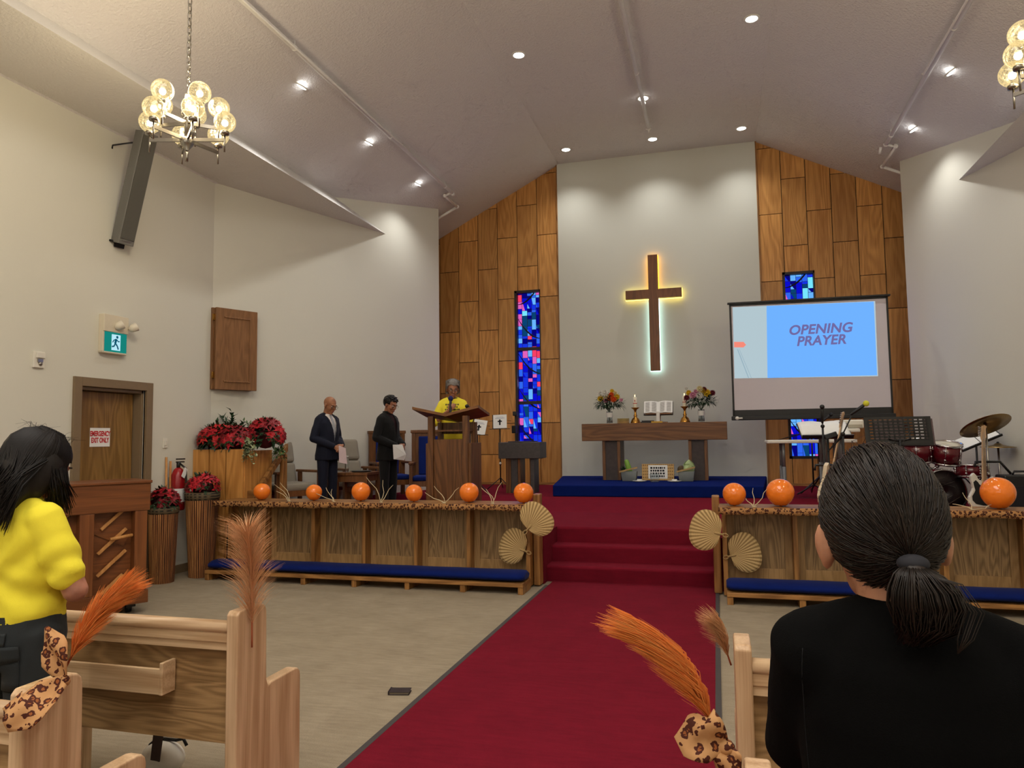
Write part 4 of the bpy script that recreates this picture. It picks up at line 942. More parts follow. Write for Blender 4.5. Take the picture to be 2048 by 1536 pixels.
# ------------------------------------------------------------------ pews
def pew_end(mb, x0, x1, yb, hi=.905, arm=.555):
    r = .04
    pts = [(yb, 0), (yb+.47, 0), (yb+.47, arm-r)] + [(yb+.47-r+r*cos(R(a)), arm-r+r*sin(R(a))) for a in (30, 60, 90)] + [(yb+.24, arm), (yb+.218, arm-.008), (yb+.205, arm+.02), (yb+.2, hi-r)] + \
          [(yb+.2-r+r*cos(R(a)), hi-r+r*sin(R(a))) for a in (30, 60, 90)] + [(yb+.015, hi), (yb, hi-.015)]
    mb.prism(pts, x0, x1, 'X')
def pew(label, side, yb, length, rack):
    xe = -1.9 if side < 0 else .035; t = thing('church_pew', label, 'pew', (xe, yb, 0), 0, 'pale wooden church pews')
    s_ = side; a, b = sorted((0, s_*-.0+(.055*(-1 if s_ < 0 else 1))))
    mb = MB(); pew_end(mb, min(0, s_*.055), max(0, s_*.055), 0); mb.build('end_panel', M['ash'], t, .007, seg=3)
    mb = MB(); pew_end(mb, min(s_*length, s_*(length-.055)), max(s_*length, s_*(length-.055)), 0); mb.build('end_panel', M['ash'], t, .007)
    x0, x1 = sorted((s_*.055, s_*(length-.055)))
    q = M4.Translation((0, .045, .36)) @ M4.Rotation(R(-4), 4, 'X') @ M4.Translation((0, -.045, -.36))
    mb = MB(); mb.box(x0, x1, .045, .065, .36, .82, q); mb.build('back_panel', M['pewply'], t)
    mb = MB(); mb.tube([V((x0, .03, .835)), V((x1, .03, .835))], .026, 12); mb.box(x0, x1, .018, .05, .775, .82); mb.box(x0, x1, .026, .05, .74, .778); mb.build('top_rail', M['ash_h'], t)
    mb = MB(); mb.box(x0, x1, .06, .44, .40, .435); mb.build('seat', M['ash_h'], t, .006)
    for f in (.33, .66):
        mb = MB(); xx = x0+(x1-x0)*f; mb.box(xx-.02, xx+.02, .1, .4, 0, .4); mb.build('seat_support', M['ash'], t)
    for c in rack:
        mb = MB(); c0, c1 = sorted((s_*c, s_*(c+.75)))
        mb.box(c0+.016, c1-.016, -.025, -.01, .555, .66); mb.box(c0+.016, c1-.016, -.01, .05, .555, .567)
        mb.box(c0, c0+.016, -.026, .052, .553, .685); mb.box(c1-.016, c1, -.026, .052, .553, .685); mb.build('book_rack', M['ash_h'], t, .003)
    return t
pew('pale wooden pew on the left whose book rack is seen from behind', -1, 2.6, 3.3, (.34, 1.9))
pew('nearest pale wooden pew at the lower left, tied with a leopard bow', -1, 1.65, 3.3, (.4, 1.9))
pew('pale wooden pew on the right beyond the woman in black', 1, 2.56, 3.6, (.5, 2.1))
pew('nearest pale wooden pew at the lower right, tied with a leopard bow', 1, 1.53, 3.6, (.5, 2.1))

# ------------------------------------------------------------------ orange plumes and leopard bows on the pew ends
def plume_mat(name, c1, c2):
    k = NT(name); h = k.n('NewGeometry').outputs['Random Per Island']
    k.set(base_color=k.ramp(h, [(0, lin(c1)), (1, lin(c2))]), roughness=.7); k.b.inputs['Subsurface Weight'].default_value = .1; return k.m
PL1 = plume_mat('orange_plume', (238, 124, 44), (255, 176, 92)); PL2 = plume_mat('rust_plume', (206, 148, 98), (244, 196, 148)); STEM = plain('plume_stem', (150, 70, 30), .7)
def plume(label, pts, wid, n, mat, seed, droop=.5, down=V((0, 0, -.3)), splay=.22):
    random.seed(seed); base = V(pts[0]); t = thing('pampas_plume', label, 'feather plume', base, 0, 'orange plumes on the pew ends')
    P = [V(p)-base for p in pts]
    def sp(u):
        u = min(max(u, 0), .9999)*(len(P)-1); i = int(u); return P[i].lerp(P[i+1], u-i)
    mb = MB(); mb.tube([sp(i/12) for i in range(13)], [.0035*(1-.6*i/12) for i in range(13)], 6); mb.build('stem', STEM, t)
    mb = MB(); Ln = sum((a-b).length for a, b in zip(P, P[1:]))
    for i in range(n):
        u = .16+.84*random.random()**.85; p = sp(u); d = (sp(min(1, u+.05)) - sp(u-.05)).normalized()
        o_ = rdir(); o_ = (o_ - d*o_.dot(d)).normalized()
        ln = wid*random.uniform(.7, 1.25)*(1.25 - .35*u)*(1.0 if u > .25 else .6+u*1.6)
        e1 = p + d*ln*.62 + o_*ln*splay; e2 = p + d*ln*1.05 + o_*ln*droop*.8 + down*ln*.45; wv = d.cross(o_)*.0006
        mid = p + d*ln*.3 + o_*ln*splay*.4
        f = [(p, 1.2), (mid, 1.5), (e1, 1.2), (e2, .3)]
        L_ = [mb.bm.verts.new(q - wv*k_) for q, k_ in f]; R_ = [mb.bm.verts.new(q + wv*k_) for q, k_ in f]
        for j in range(3): mb.bm.faces.new((L_[j], R_[j], R_[j+1], L_[j+1])).smooth = True
        w3 = o_*.0006
        L_ = [mb.bm.verts.new(q - w3*k_) for q, k_ in f]; R_ = [mb.bm.verts.new(q + w3*k_) for q, k_ in f]
        for j in range(3): mb.bm.faces.new((L_[j], R_[j], R_[j+1], L_[j+1])).smooth = True
    o = mb.build('plume_hair', mat, t, normals=False); o['kind'] = 'stuff'
    return t
y1 = 1.76
plume('orange plume fanning up to the right from the nearest left pew', [at(122, 1352, y1-.02), at(150, 1300, y1-.02), at(180, 1252, y1), at(216, 1212, y1+.02), at(232, 1196, y1+.03)], .10, 1500, PL1, 1, .42)
plume('rust coloured plume standing upright on the left pew end', [at(504, 1295, 2.66), at(504, 1225, 2.68), at(503, 1160, 2.69), at(500, 1110, 2.69), at(494, 1070, 2.69)], .13, 950, PL2, 2, 1.0, V((0, 0, -.55)), .46)
plume('orange plume sweeping up to the left from the nearest right pew', [at(1446, 1488, 1.74), at(1414, 1425, 1.72), at(1378, 1366, 1.71), at(1336, 1316, 1.70), at(1292, 1280, 1.69)], .098, 1700, PL1, 3, .34, V((-.35, 0, -.25)))
plume('rust coloured plume half hidden behind the far right pew end', [at(1462, 1330, 2.78), at(1452, 1300, 2.76), at(1443, 1275, 2.75), at(1436, 1258, 2.74)], .085, 500, PL2, 4, .45, V((-.5, 0, -.3)))
def ribbon(mb, pts, ws, up_=V((0, -1, .3)), ripple=.01, n=14):
    P = [V(p) for p in pts]
    def ev(u):
        u = min(max(u, 0), .9999)*(len(P)-1); i = int(u); return P[i].lerp(P[i+1], u-i), ws[i]+(ws[i+1]-ws[i])*(u-i)
    def fn(u, v):
        p, w_ = ev(u); q, _ = ev(u+.03); d = (q-ev(u-.03)[0]).normalized(); s_ = d.cross(up_).normalized(); nn = s_.cross(d)
        return p + s_*w_*(v-.5) + nn*ripple*sin(v*7+u*5)*min(1, w_*12)
    mb.grid(fn, n, 8)
def bow(label, knot, loops, tails):
    t = thing('leopard_bow', label, 'bow', knot, 0, 'leopard print bows tied to the pew ends'); K = V(knot)
    for pts, ws in loops:
        mb = MB(); ribbon(mb, [V(p)-K for p in pts], ws); mb.build('loop', LEOB, t, solid=.003)
    for pts, ws in tails:
        mb = MB(); ribbon(mb, [V(p)-K for p in pts], ws); mb.build('tail', LEOB, t, solid=.003)
    mb = MB(); mb.ball((0, 0, 0), (.022, .018, .017), 12, 8); mb.build('knot', LEOB, t)
Yb = 1.73
bow('leopard print bow tied to the nearest left pew end', at(126, 1362, Yb), [([at(126, 1362, Yb), at(114, 1325, Yb-.01), at(106, 1292, Yb-.01), at(92, 1254, Yb)], [.03, .085, .085, .01])],
    [([at(126, 1362, Yb-.02), at(95, 1388, Yb-.05), at(56, 1415, Yb-.1), at(8, 1440, Yb-.13)], [.04, .10, .12, .07])])
Yb = 1.70
bow('leopard print bow tied to the nearest right pew end', at(1450, 1494, Yb), [([at(1450, 1494, Yb), at(1420, 1480, Yb-.03), at(1396, 1464, Yb-.03), at(1384, 1428, Yb-.01)], [.03, .10, .12, .02])],
    [([at(1450, 1494, Yb), at(1454, 1515, Yb-.02), at(1460, 1548, Yb-.02)], [.03, .06, .05])])
# dropped book on the carpet, bag under the pew
t = thing('closed_bible', 'small dark book lying on the beige carpet left of the aisle', 'book', atz(800, 1386, 0), R(12))
mb = MB(); mb.box(-.06, .06, -.036, .036, .004, .016); mb.build('pages', plain('aged_pages', (150, 138, 118), .8), t)
BK = plain('dark_leather', (40, 28, 30), .5)
mb = MB(); mb.box(-.066, .066, -.044, .044, .016, .02); mb.box(-.066, .066, -.044, .044, 0, .004); mb.box(-.068, -.062, -.044, .044, 0, .024); mb.build('cover', BK, t, .002)
t = thing('handbag', 'white handbag with a dark strap under the left pew', 'bag', atz(325, 1545, 0))
b0 = t.location
mb = MB(); mb.ball((0, 0, .07), (.11, .085, .075), 20, 12); mb.build('bag_body', M['white'], t)
mb = MB(); top = at(318, 1462, 2.72) - b0; bot = at(308, 1534, b0.y-.03) - b0
mb.hexa([V(p)+V(q) for p, q in ((bot, (-.026, 0, 0)), (bot, (.026, 0, 0)), (bot, (.026, .004, 0)), (bot, (-.026, .004, 0)), (top, (-.026, 0, .02)), (top, (.026, 0, .02)), (top, (.026, .004, .02)), (top, (-.026, .004, .02)))]); mb.build('strap', plain('dark_strap', (44, 18, 26), .6), t)
mb = MB(); mb.tube([(-.08, 0, .12), (-.05, .02, .15), (.06, .02, .15), (.1, .02, .16), (.12, .02, .13)], .008, 6); mb.build('handle', M['black'], t)
# ------------------------------------------------------------------ chancel furniture, left side
ZF = .54
# lectern
LX0, LX1, LY0 = -3.55, -3.02, 8.7
t = thing('lectern', 'tall brown wooden lectern with a V shaped reading top', 'lectern', ((LX0+LX1)/2, LY0, ZF)); hw = .265
mb = MB(); mb.box(-hw-.045, -hw+.03, 0, .40, 0, 1.0); mb.box(hw-.03, hw+.045, 0, .40, 0, 1.0); mb.build('side_panel', M['walnut'], t, .004)
for s_ in (-1, 1):
    c = s_*(hw-.03)
    mb = MB(); mb.box(c-.035, c+.035, -.03, .06, 0, 1.345); mb.build('corner_post', M['walnut'], t, .004)
    mb = MB(); mb.box(c-.03, c+.03, .3, .38, .98, 1.27); mb.build('rear_post', M['walnut'], t, .004)
mb = MB(); mb.box(-hw+.06, hw-.06, .005, .03, 0, 1.05); mb.build('front_panel', M['walnut'], t, .003)
mb = MB(); mb.box(-hw, hw, .03, .36, .93, .96); mb.build('inner_shelf', M['walnut'], t)
mb = MB(); mb.box(-hw+.03, hw-.03, .06, .36, 1.15, 1.17); mb.box(-hw+.03, hw-.03, .335, .35, 1.12, 1.27); mb.build('book_shelf', M['walnut'], t)
mb = MB(); th = .035
F_ = [(-.475, -.05, 1.475), (-.02, -.05, 1.375), (.42, -.05, 1.475)]; B_ = [(-.475, .43, 1.385), (-.02, .43, 1.305), (.42, .43, 1.385)]
for i in (0, 1):
    p = [F_[i], F_[i+1], B_[i+1], B_[i]]; mb.hexa([V(q)-V((0, 0, th)) for q in p] + [V(q) for q in p])
mb.build('reading_top', M['walnut_h'], t)
mb = MB(); mb.box(-.3, .3, .46, .95, 0, .2); o = tag(mb.build('speaker_step', M['red_carpet'], None, .01), 'low carpeted step behind the lectern', 'step'); o.location = ((LX0+LX1)/2-.05, LY0, ZF)
def mic_stand(label, base, pole_h, path, head, foam, tripod=.28):
    t = thing('microphone_stand', label, 'microphone stand', base); mb = MB(); mb.tube([(0, 0, .12), (0, 0, pole_h)], .012, 8); mb.build('pole', M['black'], t)
    for a in (90, 210, 330):
        mb = MB(); mb.tube([(0, 0, .14), (tripod*cos(R(a)), tripod*sin(R(a)), .012)], .01, 8); mb.build('leg', M['black'], t)
    mb = MB(); mb.tube([(0, 0, pole_h-.02)] + [V(p) for p in path], .008, 8); mb.ball((0, 0, pole_h), .024, 10, 6); mb.build('boom', M['black'], t)
    if head:
        d = V(head).normalized(); e = V(path[-1]); mb = MB(); mb.cone(e - d*.02, .013, e + d*.13, .02, 12); b = mb.build('microphone', M['blackplastic'], t)
        mb = MB(); mb.ball(e + d*.17, .034 if foam else .028, 14, 9); mb.build('windscreen', foam or M['blackplastic'], b)
    return t
b = at(941, 980, 9.35)
mic_stand('black microphone stand right behind the lectern', (b.x, 9.35, ZF), 1.15, [(.02, -.02, 1.2), (.11, -.05, 1.4)], (-.6, .1, .4), None, .26)
# padded armchairs and small table
GREYF = plain('grey_suede', (146, 138, 124), .9, var=.16, scale=6, spec=.1)
CHW = wood('chair_frame_wood', (86, 52, 28), (140, 92, 52), 'Z', 2, .6, .4)
def armchair(label, x, y, rz, z):
    t = thing('padded_armchair', label, 'armchair', (x, y, z), rz, 'grey padded armchairs by the wall'); w2 = .30
    mb = MB(); mb.box(-w2+.02, w2-.02, -.28, .28, .36, .48); mb.build('seat_cushion', GREYF, t, .05, seg=3)
    q = M4.Translation((0, .22, .42)) @ M4.Rotation(R(-14), 4, 'X')
    mb = MB(); mb.box(-w2+.02, w2-.02, 0, .12, .0, .34, q); mb.build('lower_back_cushion', GREYF, t, .045, seg=3)
    mb = MB(); mb.box(-w2+.02, w2-.02, 0, .13, .34, .68, q); mb.build('upper_back_cushion', GREYF, t, .05, seg=3)
    for s_ in (-1, 1):
        x_ = s_*(w2+.02)
        for ya, yb_ in ((-.3, -.24), (.22, .28)): mb = MB(); mb.box(x_-.022, x_+.022, ya, yb_, 0, .62); mb.build('leg', CHW, t, .004)
        mb = MB(); mb.box(x_-.032, x_+.032, -.33, .32, .61, .645); mb.build('armrest', CHW, t, .01)
    for ya, yb_ in ((-.27, -.24), (.24, .27)): mb = MB(); mb.box(-w2, w2, ya, yb_, .3, .38); mb.build('seat_rail', CHW, t, .004)
    return t
wa = math.atan2(.938, .347)
armchair('grey padded armchair with wooden arms, left of the man in the navy suit', -5.74, 8.93, R(62), ZF)
armchair('grey padded armchair with wooden arms, between the navy suit and the priest', -5.26, 9.95, R(58), ZF)
t = thing('side_table', 'small wooden table carrying a tray, between the two grey armchairs', 'table', (-4.95, 9.46, ZF), R(4))
mb = MB(); mb.box(-.26, .24, -.24, .24, .56, .6); mb.build('table_top', CHW, t, .004)
mb = MB(); mb.box(-.24, .22, -.22, .22, .47, .56); mb.build('apron', CHW, t)
for x in (-.23, .21):
    for y in (-.21, .21): mb = MB(); mb.box(x-.025, x+.025, y-.025, y+.025, 0, .56); mb.build('leg', CHW, t, .003)
t = thing('serving_tray', 'dark oval tray lying on the small wooden table', 'tray', (-4.88, 9.42, ZF+.602)); mb = MB(); mb.lathe([(.12, 0), (.15, .012), (.152, .018), (.12, .008), (0, .006)], 24); mb.build('tray_dish', plain('pewter_tray', (72, 74, 76), .3, .7), t)
t = thing('water_bottle', 'clear plastic water bottle on the small wooden table', 'bottle', (-5.07, 9.36, ZF+.602)); mb = MB(); mb.lathe([(.03, 0), (.032, .02), (.032, .14), (.014, .19), (.014, .21)], 16); mb.build('bottle_body', M['glass'], t); mb = MB(); mb.lathe([(.016, .21), (.016, .23), (0, .23)], 12); mb.build('cap', M['white_plastic'], t)
BLUEV = plain('royal_blue_velvet', (14, 36, 110), .8, var=.3, scale=7, spec=.15, sheen=.05)
def throne(label, x, y, rz, z):
    t = thing('clergy_chair', label, 'chair', (x, y, z), rz, 'high backed blue clergy chairs'); w2 = .27
    for s_ in (-1, 1):
        mb = MB(); mb.box(s_*w2-.03, s_*w2+.03, .2, .26, 0, 1.17); mb.build('back_post', CHW, t, .004)
        mb = MB(); mb.box(s_*w2-.025, s_*w2+.025, -.26, -.2, 0, .68); mb.build('leg', CHW, t, .004)
        mb = MB(); mb.box(s_*w2-.035, s_*w2+.035, -.28, .22, .67, .705); mb.build('armrest', CHW, t, .008)
    mb = MB(); mb.box(-w2-.045, w2+.045, .19, .27, 1.15, 1.2); mb.build('crest_rail', CHW, t, .008)
    mb = MB(); mb.box(-w2, w2, .215, .245, .4, 1.15); mb.build('back_frame', CHW, t)
    mb = MB(); mb.box(-w2+.08, w2-.08, .18, .222, .5, 1.1); mb.build('back_pad', BLUEV, t, .02)
    mb = MB(); mb.box(-w2+.02, w2-.02, -.24, .2, .42, .50); mb.build('seat_pad', BLUEV, t, .03, seg=3)
    mb = MB(); mb.box(-w2, w2, -.25, .25, .34, .42); mb.build('seat_frame', CHW, t)
    return t
throne('high backed blue velvet chair directly behind the priest', -5.03, 10.72, R(42), ZF)
throne('high backed blue velvet chair right of the priest', -4.27, 10.5, R(18), ZF)
# music stands with white folders
def sheet_stand(label, base, h, tilt, rz, paper_label, lean, wire=False):
    t = thing('music_stand', label, 'music stand', base, rz)
    mb = MB(); mb.tube([(0, 0, .1), (0, 0, h)], .01, 8); mb.tube([(0, 0, .42), (0, 0, .48)], .018, 8); mb.build('pole', M['black'], t)
    for a in (90, 215, 325): mb = MB(); mb.tube([(0, 0, .2), (.26*cos(R(a)), .26*sin(R(a)), .01)], .008, 6); mb.build('leg', M['black'], t)
    mb = MB(); mb.box(-.18, .18, -.06, -.0, h-.005, h+.004); mb.tube([(-.12, -.01, h), (-.02, .03, h+.16), (-.2, .02, h+.14)], .004, 5); mb.tube([(.12, -.01, h), (.02, .03, h+.16), (.2, .02, h+.14)], .004, 5); mb.tube([(-.06, .0, h), (-.1, .03, h+.2)], .004, 5); mb.build('desk', M['black'], t)
    mb = MB(); mb.ball((0, -.014, .45), .022, 10, 6); mb.build('clamp', M['white_plastic'], t)
    f = thing('white_folder', paper_label, 'folder', (base[0], base[1], base[2]+h+.006), rz, None)
    q = M4.Rotation(R(-tilt), 4, 'X') @ M4.Rotation(R(lean), 4, 'Y')
    mb = MB(); mb.box(-.125, .125, -.02, -.008, 0, .25, q); mb.box(-.13, -.115, -.024, .01, 0, .25, q); mb.build('folder_cover', M['black'], f)
    mb = MB(); mb.box(-.115, .125, -.025, -.02, .003, .247, q); mb.build('cover_page', M['paper'], f)
    mb = MB(); mb.box(-.012, .016, -.0265, -.025, .06, .16, q); mb.box(-.036, .04, -.0265, -.025, .115, .138, q); mb.build('printed_cross', M['ink'], f)
    mb = MB(); mb.box(-.08, .085, -.0265, -.025, .18, .187, q); mb.box(-.06, .065, -.0265, -.025, .2, .205, q); mb.build('printed_heading', plain('print_blue_grey', (150, 156, 180), .9), f)
b = at(955, 965, 11.2); p = at(955, 870, 11.2)
sheet_stand('black music stand with a tilted white folder, just right of the lectern', (p.x, 11.2, .7), p.z-.7, 16, R(8), 'tilted white folder with a black cross on the music stand by the lectern', 9)
p = at(1000, 858, 12.3)
sheet_stand('black music stand with an upright white folder, left of the stone font', (p.x, 12.3, .7), p.z-.7, 12, R(8), 'upright white folder with a black cross on the music stand by the font', -2)
# stone topped font
p = at(1045, 900, 11.6)
STONE = plain('dark_mottled_stone', (70, 66, 66), .45, 0, .45, 22)
t = thing('stone_font', 'dark stone topped font on wooden legs below the left stained glass window', 'font', (p.x, 11.6, .7))
mb = MB(); mb.box(-.35, .35, -.22, .24, .56, .825); mb.build('stone_block', STONE, t, .008)
mb = MB(); mb.lathe([(.24, .825), (.25, .84), (.2, .84), (.0, .836)], 28, M4.Translation((0, .02, 0))); mb.build('basin_lid', STONE, t)
for x0, x1, m_ in ((-.245, -.16, M['walnut']), (-.155, -.045, STONE), (-.04, .0, M['walnut']), (.155, .17, M['walnut']), (.172, .235, STONE)):
    mb = MB(); mb.box(x0, x1, -.16, .16, 0, .56); mb.build('leg', m_, t, .003)
# spotlight pole beside the window
p = at(1031, 850, 12.9)
t = thing('stage_light_pole', 'thin black pole with a small lamp beside the left stained glass window', 'lamp stand', (p.x, 12.9, .7)); mb = MB(); mb.tube([(0, 0, .02), (0, 0, 1.35)], .014, 8); mb.lathe([(.12, 0), (.12, .02), (.02, .03)], 16); mb.build('pole', M['black'], t)
mb = MB(); mb.box(-.06, .02, -.06, .06, .98, 1.12); mb.box(-.04, .04, -.05, .05, 1.3, 1.38); mb.build('lamp_box', M['blackplastic'], t, .01)

# ------------------------------------------------------------------ musicians' corner, right side
def folding_table(label, x0, x1, y, h, z, dpt):
    t = thing('folding_table', label, 'table', ((x0+x1)/2, y, z)); w2 = (x1-x0)/2
    mb = MB(); mb.box(-w2, w2, -dpt/2, dpt/2, h-.045, h); mb.build('table_top', M['white_plastic'], t, .012)
    for s_ in (-1, 1):
        for y_ in (-dpt*.35, dpt*.35):
            mb = MB(); xx = s_*(w2-.22)
            mb.tube([(xx, y_, .01), (xx, y_, h*.62)], .028, 10); mb.tube([(xx, y_, h*.62), (xx, y_, h-.04)], .022, 10); mb.build('leg', M['grey_metal'], t)
        mb = MB(); mb.tube([(s_*(w2-.22), -dpt*.35, .25), (s_*(w2-.22), dpt*.35, .25)], .014, 8); mb.build('leg_brace', M['grey_metal'], t)
    return t
p0 = at(1533, 882, 10.9); p1 = at(1712, 880, 10.9)
folding_table('long white folding table in front of the right stained glass window', p0.x, p1.x, 11.1, p0.z-ZF+.01, ZF, .6)
p0 = at(1622, 860, 9.9); p1 = at(1716, 860, 9.9)
folding_table('shorter and higher white folding table in front of the long one', p0.x-.08, p1.x, 10.0, p0.z-ZF+.01, ZF, .5)
zt = p0.z+.011
t = thing('data_projector', 'white box shaped projector on the higher folding table', 'projector', (at(1695, 850, 10.05).x, 10.05, zt)); mb = MB(); mb.box(-.15, .17, -.13, .13, 0, .11); mb.build('housing', M['white_plastic'], t, .02, seg=3)
mb = MB(); mb.box(-.13, .15, -.134, -.13, .01, .05); mb.build('vent_panel', plain('beige_vent', (176, 168, 150), .6), t)
# conductor style stands
p = at(1655, 876, 9.6)
t = thing('music_stand', 'music stand holding wide open white sheets, by the left guitar neck', 'music stand', (p.x, 9.6, ZF), R(8)); hh = p.z-ZF
mb = MB(); mb.tube([(0, 0, .1), (0, 0, hh)], .016, 10); mb.build('pole', M['black'], t)
for a in (90, 210, 330): mb = MB(); mb.tube([(0, 0, .14), (.26*cos(R(a)), .26*sin(R(a)), .012)], .01, 6); mb.build('leg', M['black'], t)
q = M4.Translation((0, 0, hh)) @ M4.Rotation(R(-52), 4, 'X')
mb = MB(); mb.box(-.3, .3, -.0, .012, 0, .3, q); mb.box(-.3, .3, -.05, .0, -.012, .006, q); mb.build('desk', M['black'], t)
mb = MB(); mb.grid(lambda u, v: q @ V((-.29+.58*u, -.004-.02*sin(pi*min(1, 2*abs(u-.5)*1.0)), .005+v*.31)), 16, 3); o = tag(mb.build('sheet_music', M['paper'], None, solid=.003), 'open white music sheets on the stand by the left guitar neck', 'sheet music'); o.location = t.location; o.rotation_euler = t.rotation_euler
p = at(1800, 890, 9.0)
t = thing('perforated_music_stand', 'black perforated music stand just above the head of the woman in black', 'music stand', (p.x, 9.0, ZF), R(5)); hh = p.z-ZF
mb = MB(); mb.tube([(0, 0, .06), (0, 0, hh+.05)], .016, 10); mb.build('pole', M['black'], t)
for a in (90, 210, 330): mb = MB(); mb.tube([(0, 0, .14), (.28*cos(R(a)), .28*sin(R(a)), .012)], .011, 6); mb.build('leg', M['black'], t)
q = M4.Translation((0, 0, hh)) @ M4.Rotation(R(-12), 4, 'X'); W, Hh, nx, nz = .35, .325, 12, 7
mb = MB()                                   # plate with rows of slots
xs = [-W+.035 + (2*W-.07)*i/nx for i in range(nx+1)]; zs = [.05 + (Hh-.08)*j/nz for j in range(nz+1)]
mb.box(-W, xs[0], 0, .004, 0, Hh, q); mb.box(xs[-1], W, 0, .004, 0, Hh, q); mb.box(xs[0], xs[-1], 0, .004, 0, zs[0], q); mb.box(xs[0], xs[-1], 0, .004, zs[-1], Hh, q)
for i in range(nx): mb.box(xs[i], xs[i]+.018, 0, .004, zs[0], zs[-1], q)
mb.box(xs[-1]-.018, xs[-1], 0, .004, zs[0], zs[-1], q)
for j in range(nz): mb.box(xs[0], xs[-1], 0, .004, zs[j], zs[j]+.021, q)
mb.box(-W, W, .0, .06, -.006, .006, q); mb.build('perforated_desk', M['black'], t)
mb = MB(); mb.tube([q @ V((.12*sin(R(a)), -.015, .05+.10*(1-cos(R(a)))*.35)) for a in range(-75, 76, 15)], .008, 6); mb.build('desk_bracket', M['blackplastic'], t)
mb = MB(); mb.box(-.24, .06, .006, .03, .02, .29, q); mb.box(.28, .37, .01, .04, .0, .30, q); o = tag(mb.build('song_folder', plain('dusky_folder', (96, 78, 80), .7), None), 'song folder lying on the black perforated music stand', 'folder'); o.location = t.location; o.rotation_euler = t.rotation_euler
b = at(1650, 960, 9.25); p = at(1649, 832, 9.25)
mic_stand('black microphone stand with a round black microphone left of the guitar neck', (b.x+.0, 9.25, ZF), p.z-ZF-.12, [(0, 0, p.z-ZF-.06)], (.0, -.05, .3), None)
t = tag(MB().box(-.07, .07, -.02, .02, -.025, .035, M4.Rotation(R(-18), 4, 'Y')).build('phone_holder', M['blackplastic'], None, .008), 'black clip on holder fixed to the left microphone stand', 'holder'); t.location = at(1662, 872, 9.21)
b = at(1690, 960, 8.95); p = at(1690, 868, 8.95); e = at(1706, 826, 8.85); lo = at(1655, 904, 9.05)
mic_stand('black boom stand with a yellow foam microphone', (b.x, 8.95, ZF), p.z-ZF, [tuple(V((lo.x-b.x, .1, lo.z-ZF))), (0, 0, p.z-ZF), tuple(V((e.x-b.x, -.1, e.z-ZF)))], (.55, -.1, .42), plain('yellow_foam', (206, 204, 60), .9))
b = at(1560, 900, 11.1)
mic_stand('black boom stand standing behind the long folding table', (b.x+.5, 11.7, .70), .95, [(-.55, -.3, .80), (.0, -.0, .95), (.15, 0, 1.08)], (.4, 0, .3), None)
# guitars
def guitar(label, foot, head, body, pick, roll_, yb, sc=1.0):
    # foot and head: world points of the tail and of the headstock tip
    f_, h_ = V(foot), V(head); a = (h_-f_).normalized(); Ln = (h_-f_).length; n = V((0, -1, 0)); n = (n - a*n.dot(a)).normalized(); s_ = a.cross(n)
    if roll_: n, s_ = n*cos(roll_)+s_*sin(roll_), s_*cos(roll_)-n*sin(roll_)
    m4 = M4(((s_.x, n.x, a.x, f_.x), (s_.y, n.y, a.y, f_.y), (s_.z, n.z, a.z, f_.z), (0, 0, 0, 1)))
    t = thing('electric_guitar', label, 'guitar', f_); inv = M4.Translation(-f_) @ m4; k_ = Ln
    half = [(.0, .0), (.11, .012), (.165, .07), (.17, .14), (.135, .21), (.12, .25), (.14, .31), (.15, .37), (.115, .41), (.085, .385), (.06, .345), (.03, .33)]
    ol = [(x*k_, z*k_) for x, z in half] + [(-x*k_, z*k_*(1.0 if z < .3 else 1.04)) for x, z in half[::-1][:-1]]
    mb = MB(); mb.prism([(x, z) for x, z in ol], -.022, .022, 'Y', inv); mb.build('body', body, t, .008)
    pg = [(x*.78-.008, .06*k_+z*.66) for x, z in ol]; mb = MB(); mb.prism(pg, .0225, .026, 'Y', inv); mb.build('pickguard', pick, t)
    mb = MB(); mb.hexa([inv @ V(p) for p in ((-.027, .02, .3*k_), (.027, .02, .3*k_), (.02, .02, .83*k_), (-.02, .02, .83*k_), (-.027, .036, .3*k_), (.027, .036, .3*k_), (.02, .036, .83*k_), (-.02, .036, .83*k_))]); nk = mb.build('neck', M['ash'], t, .003)
    mb = MB()
    for i in range(18): z = (.83-.5*(1-2**(-i/12))*1.15)*k_; mb.box(-.025, .025, .036, .038, z-.0015, z+.0015, inv)
    mb.build('frets', M['steel'], nk)
    mb = MB(); mb.prism([(-.02, .82*k_), (.022, .82*k_), (.04, .86*k_), (.034, .95*k_), (.05, .985*k_), (.02, 1.0*k_), (-.012, .985*k_), (-.03, .86*k_)], .012, .026, 'Y', inv); hd = mb.build('headstock', M['ash'], t, .003)
    for i in range(6): mb = MB(); mb.cone(inv @ V((-.028, .02, (.865+.02*i)*k_)), .006, inv @ V((-.05, .02, (.867+.02*i)*k_)), .008, 8); mb.build('tuning_peg', M['chrome'], hd)
    mb = MB()
    for i in range(6): x = -.016+.0064*i; mb.tube([inv @ V((x, .042, .12*k_)), inv @ V((x*.8, .04, .84*k_)), inv @ V((x, .03, (.87+.02*i)*k_))], .0008, 4)
    mb.build('strings', M['steel'], t)
    for z in (.16, .24): mb = MB(); mb.box(-.04, .04, .026, .034, z*k_-.012, z*k_+.012, inv); mb.build('pickup', M['white_plastic'], t, .003)
    return t
RGT = plain('guitar_red', (176, 24, 26), .25, var=.03, coat=.4); CRM = plain('guitar_cream', (224, 206, 176), .3, var=.03, coat=.4); WGT = plain('guitar_white', (224, 218, 204), .3, var=.03, coat=.4)
f0 = at(1646, 1012, 8.9); f0.z = max(f0.z, ZF+.02); guitar('cream and red electric guitar standing left of the woman in black', f0, at(1683, 822, 9.1), CRM, RGT, R(62), 9)
